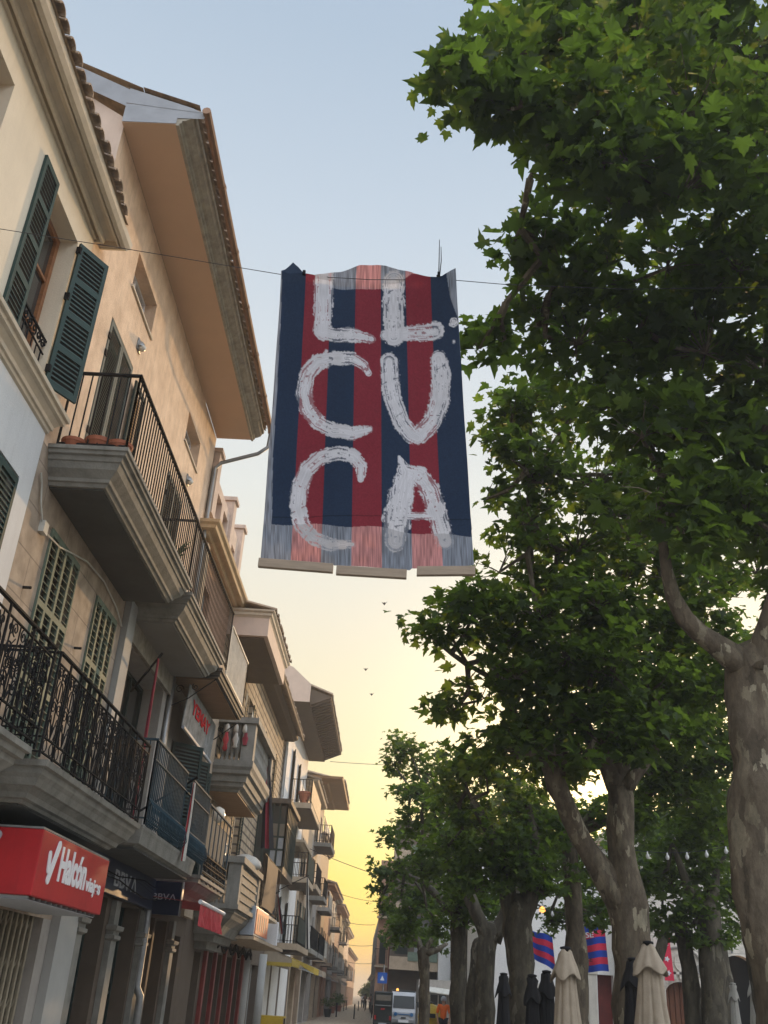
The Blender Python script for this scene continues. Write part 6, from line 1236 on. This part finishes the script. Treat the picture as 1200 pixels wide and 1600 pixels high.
# ================================================================== vehicles
def wheel(parent, x, y, r=.32, w=.2):
    n = 18; vs = []; fs = []
    for xx in (x - w / 2, x + w / 2):
        for k in range(n): a = 2 * math.pi * k / n; vs.append((xx, y + r * math.cos(a), r + r * math.sin(a)))
    for k in range(n): fs.append((k, (k + 1) % n, n + (k + 1) % n, n + k))
    fs += [tuple(range(n)), tuple(range(n, 2 * n))]; m = MB(); m.add(vs, fs); wh = m.build('wheel', 'rubber', parent)
    MB().tube([(x - w / 2 - .01, y, r), (x + w / 2 + .01, y, r)], r * .55, 12).build('rim', 'zinc', wh)
ev = thing('electric_van', 'small white electric utility van facing the camera with blue headlight strip', 'van', (.95, 55, 0))
cx = 1.02; hw = .60; m = MB()
prof = [(54.2, .45), (54.12, .62), (54.12, .95), (54.2, 1.1), (54.45, 1.70), (54.6, 1.85), (55.8, 1.87), (55.9, 1.8), (55.9, .45)]
n = len(prof); vs = [(cx - hw, y, z) for y, z in prof] + [(cx + hw, y, z) for y, z in prof]; m.add(vs, [(k, (k + 1) % n, n + (k + 1) % n, n + k) for k in range(n)] + [tuple(range(n)), tuple(range(n, 2 * n))[::-1]]); m.build('cab', 'carwhite', ev, bevel=.05)
m = MB(); m.add([(cx - hw + .06, 54.205, 1.13), (cx + hw - .06, 54.205, 1.13), (cx + hw - .08, 54.43, 1.68), (cx - hw + .08, 54.43, 1.68)], [(0, 1, 2, 3)]); m.v = [(a, b - .02, c) for a, b, c in m.v]; m.build('windscreen', 'cardark', ev)
m = MB(); m.box(cx - .35, cx + .35, 54.085, 54.11, .84, .88); m.build('light_strip', 'blueglow', ev)
for s in (-1, 1): MB().lathe([(.0, 0)], 0, 0, 3) if False else None; m = MB(); m.tube([(cx + s * .4, 54.10, .86), (cx + s * .4, 54.06, .86)], .085, 14); m.build('headlight', 'blueglow', ev)
m = MB(); m.box(cx - .26, cx + .26, 54.09, 54.115, .5, .61); m.build('number_plate', 'whitep', ev); MB().box(cx - hw - .02, cx + hw + .02, 54.15, 54.3, .3, .47).build('bumper', 'cardark', ev, bevel=.03)
MB().box(cx - .12, cx + .12, 54.07, 54.1, .68, .74).build('badge', 'cardark', ev)
MB().box(cx - hw - .02, cx + hw + .02, 55.95, 58, .7, 1.95).build('cargo_box', 'cardark', ev, bevel=.03)
for s in (-1, 1):
    m = MB(); m.box(cx + s * (hw + .06), cx + s * (hw + .16), 54.5, 54.55, 1.2, 1.45); m.box(cx + s * hw, cx + s * (hw + .06), 54.51, 54.54, 1.4, 1.43); m.build('mirror', 'cardark', ev)
for s in (-1, 1):
    for y in (54.7, 57.3): wheel(ev, cx + s * (hw - .1), y, .3)
m = MB(); m.lathe([(.06, 1.90), (.07, 1.93), (.05, 2.0), (.01, 2.02)], cx - .35, 54.9, 10); m.build('beacon', 'amber', ev)
dv = thing('dark_truck', 'dark utility truck with red tail lights parked left of the white electric van', 'truck', (-.1, 52, 0))
cx = -.02; hw = .45
m = MB(); m.box(cx - hw, cx + hw, 52.0, 53.8, .45, 1.82); m.build('body', 'cardark', dv, bevel=.05); MB().box(cx - .36, cx + .36, 51.97, 51.995, 1.42, 1.66).build('rear_window', 'curtain', dv, bevel=.005); MB().box(cx - .4, cx + .4, 51.95, 51.998, 1.2, 1.23).build('trim_bar', 'zinc', dv)
for s in (-1, 1): MB().box(cx + s * .36 - .05, cx + s * .36 + .05, 51.96, 51.998, .6, .78).build('tail_light', 'redlens', dv)
MB().box(cx - .1, cx + .08, 51.955, 51.99, 1.02, 1.1).build('red_badge', 'redlens', dv); MB().box(cx - hw, cx + hw, 51.9, 52.0, .36, .5).build('bumper', 'cardark', dv, bevel=.02)
MB().box(cx - .2, cx + .2, 51.88, 51.899, .4, .47).build('number_plate', 'greyp', dv)
for s in (-1, 1):
    for y in (52.5, 53.4): wheel(dv, cx + s * (hw - .08), y, .3, .16)
yc = thing('terrace_table', 'yellow covered table with striped cloth outside the dark shop at lower left', 'table', (-4.0, 39.3, 0)); m = MB(); m.box(-4.45, -3.55, 38.9, 39.9, .68, .74); m.box(-4.44, -3.56, 38.89, 38.91, .35, .68); m.build('table_top', 'yellow', yc, bevel=.01)
for a in (-4.4, -3.6):
    for b in (38.95, 39.85): MB().tube([(a, b, 0), (a, b, .68)], .025, 6).build('leg', 'iron', yc)

# ================================================================== people
def skin_obj(name, verts, edges, radii, m_, parent, sub=1):
    off = ORG[parent.name if parent.parent is None else parent.parent.name]; me = bpy.data.meshes.new(name); me.from_pydata([tuple(Vector(v) - off) for v in verts], edges, []); o = bpy.data.objects.new(name, me); C.objects.link(o); o.parent = parent
    s = o.modifiers.new('skin', 'SKIN'); s.use_smooth_shade = True; u = o.modifiers.new('sub', 'SUBSURF'); u.levels = sub; u.render_levels = sub
    for i, r in enumerate(radii): me.skin_vertices[0].data[i].radius = (r, r)
    me.skin_vertices[0].data[0].use_root = True; me.materials.append(M[m_]); return o
def person(label, x, y, pose, top, legs, hair='darkcloth', face=1, vest=None):
    t = thing('person', label, 'person', (x, y, 0)); d = face
    J = {k: Vector((x + a, y + b * d, c)) for k, (a, b, c) in pose.items()}
    names = list(J); ed = [('pelvis', 'waist'), ('waist', 'chest'), ('chest', 'neck'), ('neck', 'chin'), ('chin', 'head')]
    for s in 'LR': ed += [('chest', 'sh' + s), ('sh' + s, 'el' + s), ('el' + s, 'wr' + s), ('wr' + s, 'pa' + s), ('pelvis', 'hip' + s), ('hip' + s, 'kn' + s), ('kn' + s, 'an' + s), ('an' + s, 'toe' + s)]
    rad = {'pelvis': .13, 'waist': .11, 'chest': .13, 'neck': .055, 'chin': .075, 'head': .095}
    for s in 'LR': rad.update({'sh' + s: .06, 'el' + s: .042, 'wr' + s: .028, 'pa' + s: .035, 'hip' + s: .09, 'kn' + s: .06, 'an' + s: .042, 'toe' + s: .04})
    V_ = [J[k] for k in names]; idx = {k: i for i, k in enumerate(names)}; E_ = [(idx[a], idx[b]) for a, b in ed]; R_ = [rad[k] for k in names]
    for s, sg in (('L', -1), ('R', 1)):
        dirv = (J['pa' + s] - J['wr' + s]).normalized(); sdv = Vector((1, 0, 0)) if abs(dirv.x) < .8 else Vector((0, 1, 0))
        for q in range(5):
            o_ = (q - 2) * .018; ln = (.05, .07, .078, .07, .055)[q]; p1 = J['pa' + s] + sdv * o_ + dirv * (.03 if q else 0); i0 = len(V_); V_ += [p1, p1 + dirv * ln * .6 + sdv * (o_ * .3), p1 + dirv * ln + sdv * o_ * .3 - Vector((0, .012 * d, .0))]; R_ += [.010, .009, .008]; E_ += [(idx['pa' + s], i0), (i0, i0 + 1), (i0 + 1, i0 + 2)]
    skin_obj('body', V_, E_, R_, 'skin', t)
    def part(nm, ks, es, scale, m_): return skin_obj(nm, [J[k] for k in ks], [(ks.index(a), ks.index(b)) for a, b in es], [rad[k] * scale + .012 for k in ks], m_, t)
    part('shirt', ['waist', 'chest', 'pelvis', 'shL', 'elL', 'shR', 'elR'], [('waist', 'chest'), ('waist', 'pelvis'), ('chest', 'shL'), ('shL', 'elL'), ('chest', 'shR'), ('shR', 'elR')], 1.12, top)
    part('trousers', ['pelvis', 'hipL', 'knL', 'anL', 'hipR', 'knR', 'anR'], [('pelvis', 'hipL'), ('hipL', 'knL'), ('knL', 'anL'), ('pelvis', 'hipR'), ('hipR', 'knR'), ('knR', 'anR')], 1.1, legs)
    part('shoes', ['anL', 'toeL'], [('anL', 'toeL')], 1.05, 'darkcloth'); part('shoes', ['anR', 'toeR'], [('anR', 'toeR')], 1.05, 'darkcloth')
    h = J['head']; m = MB(); m.lathe([(.02, h.z + .12), (.07, h.z + .105), (.105, h.z + .05), (.112, h.z - .01), (.105, h.z - .06)], h.x, h.y + .018 * -d, 14); m.build('hair', hair, t, smooth=True)
    m = MB(); yy = h.y + d * .095; m.add([(h.x - .015, yy, h.z - .03), (h.x + .015, yy, h.z - .03), (h.x, yy + d * .025, h.z - .035), (h.x, yy, h.z + .01)], [(0, 1, 2), (0, 2, 3), (1, 3, 2)]); [m.box(h.x + e - .01, h.x + e + .01, yy - .01, yy + .004, h.z - .002, h.z + .008) for e in (-.033, .033)]; m.box(h.x - .022, h.x + .022, yy - .012, yy + .002, h.z - .068, h.z - .06); m.build('face_features', 'redframe', t)
    return t
stand = dict(pelvis=(0, 0, .92), waist=(0, .01, 1.08), chest=(0, 0, 1.32), neck=(0, .01, 1.47), chin=(0, .03, 1.55), head=(0, .03, 1.64), shL=(-.18, 0, 1.40), elL=(-.25, .02, 1.12), wrL=(-.22, .12, .90), paL=(-.21, .15, .83), shR=(.18, 0, 1.40), elR=(.26, .02, 1.13), wrR=(.23, .14, .92), paR=(.22, .17, .85), hipL=(-.09, 0, .88), knL=(-.11, .05, .48), anL=(-.10, -.02, .09), toeL=(-.11, .14, .04), hipR=(.09, 0, .88), knR=(.12, -.02, .48), anR=(.12, -.08, .09), toeR=(.13, .08, .04))
ride = dict(pelvis=(0, -.18, .98), waist=(0, -.10, 1.13), chest=(0, .05, 1.34), neck=(0, .13, 1.48), chin=(0, .17, 1.55), head=(0, .18, 1.64), shL=(-.18, .08, 1.40), elL=(-.25, .26, 1.18), wrL=(-.24, .46, 1.06), paL=(-.24, .52, 1.05), shR=(.18, .08, 1.40), elR=(.25, .26, 1.18), wrR=(.24, .46, 1.06), paR=(.24, .52, 1.05), hipL=(-.09, -.14, .92), knL=(-.12, .22, .72), anL=(-.11, .02, .36), toeL=(-.11, .14, .30), hipR=(.09, -.14, .92), knR=(.12, .12, .50), anR=(.11, -.02, .17), toeR=(.11, .11, .12))
person('person in an orange work shirt standing by the yellow container', 2.36, 42.5, stand, 'orangecloth', 'darkcloth', 'greyp', face=-1)
def bicycle(label, x, y, d=1):
    t = thing('bicycle', label, 'bicycle', (x, y, 0), group='bicycles in the far street')
    for yy in (-.52, .52):
        m = MB(); m.tube([(x, y + d * yy + .33 * math.cos(a * math.pi / 12), .34 + .33 * math.sin(a * math.pi / 12)) for a in range(25)], .018, 5, cap=False)
        for a in range(10): m.tube([(x, y + d * yy, .34), (x, y + d * yy + .32 * math.cos(a * .628), .34 + .32 * math.sin(a * .628))], .003, 3)
        m.build('wheel', 'rubber', t)
    m = MB(); Q = lambda a, b: (x, y + d * a, b)
    for a, b in (((-.52, .34), (-.1, .32)), ((-.1, .32), (-.2, .82)), ((-.2, .82), (.4, .84)), ((-.1, .32), (.42, .78)), ((-.52, .34), (-.18, .76)), ((.52, .34), (.40, .95))): m.tube([Q(*a), Q(*b)], .017, 6)
    m.build('frame', 'iron', t); m = MB(); m.tube([(x - .27, y + d * .42, 1.03), (x, y + d * .40, .98), (x + .27, y + d * .42, 1.03)], .014, 6); m.build('handlebar', 'iron', t); m = MB(); m.box(x - .07, x + .07, y + d * -.2 - .12, y + d * -.2 + .12, .86, .91); m.build('saddle', 'rubber', t, bevel=.02)
bicycle('bicycle ridden toward the camera along the middle of the far street', -2.1, 121, -1); person('person in dark clothes riding a bicycle in the middle of the far street', -2.1, 121, ride, 'darkcloth', 'darkcloth', face=-1)
bicycle('bicycle ridden close to the right side of the far street', -1.35, 112, -1); person('person in a wine red top cycling at the right side of the far street', -1.35, 112, ride, 'redframe', 'darkcloth', face=-1)
bicycle('bicycle parked among the tub plants by the left shops', -4.1, 112, 1)
person('person in white walking far off, left of the cyclists', -2.95, 150, stand, 'whitep', 'darkcloth', face=-1)

# ================================================================== evening haze
hz = MB().box(-410, 410, -210, 1510, -1, 17.5).build('haze', 'black'); tag(hz, kind='stuff')
hm = bpy.data.materials.new('haze'); hm.use_nodes = True; ht = hm.node_tree; ht.nodes.clear()
ho = ht.nodes.new('ShaderNodeOutputMaterial'); hv = ht.nodes.new('ShaderNodeVolumePrincipled'); hv.inputs['Color'].default_value = (.95, .93, .90, 1); hv.inputs['Density'].default_value = 0.0020; hv.inputs['Anisotropy'].default_value = 0.35
ht.links.new(hv.outputs[0], ho.inputs['Volume']); hz.data.materials.clear(); hz.data.materials.append(hm)
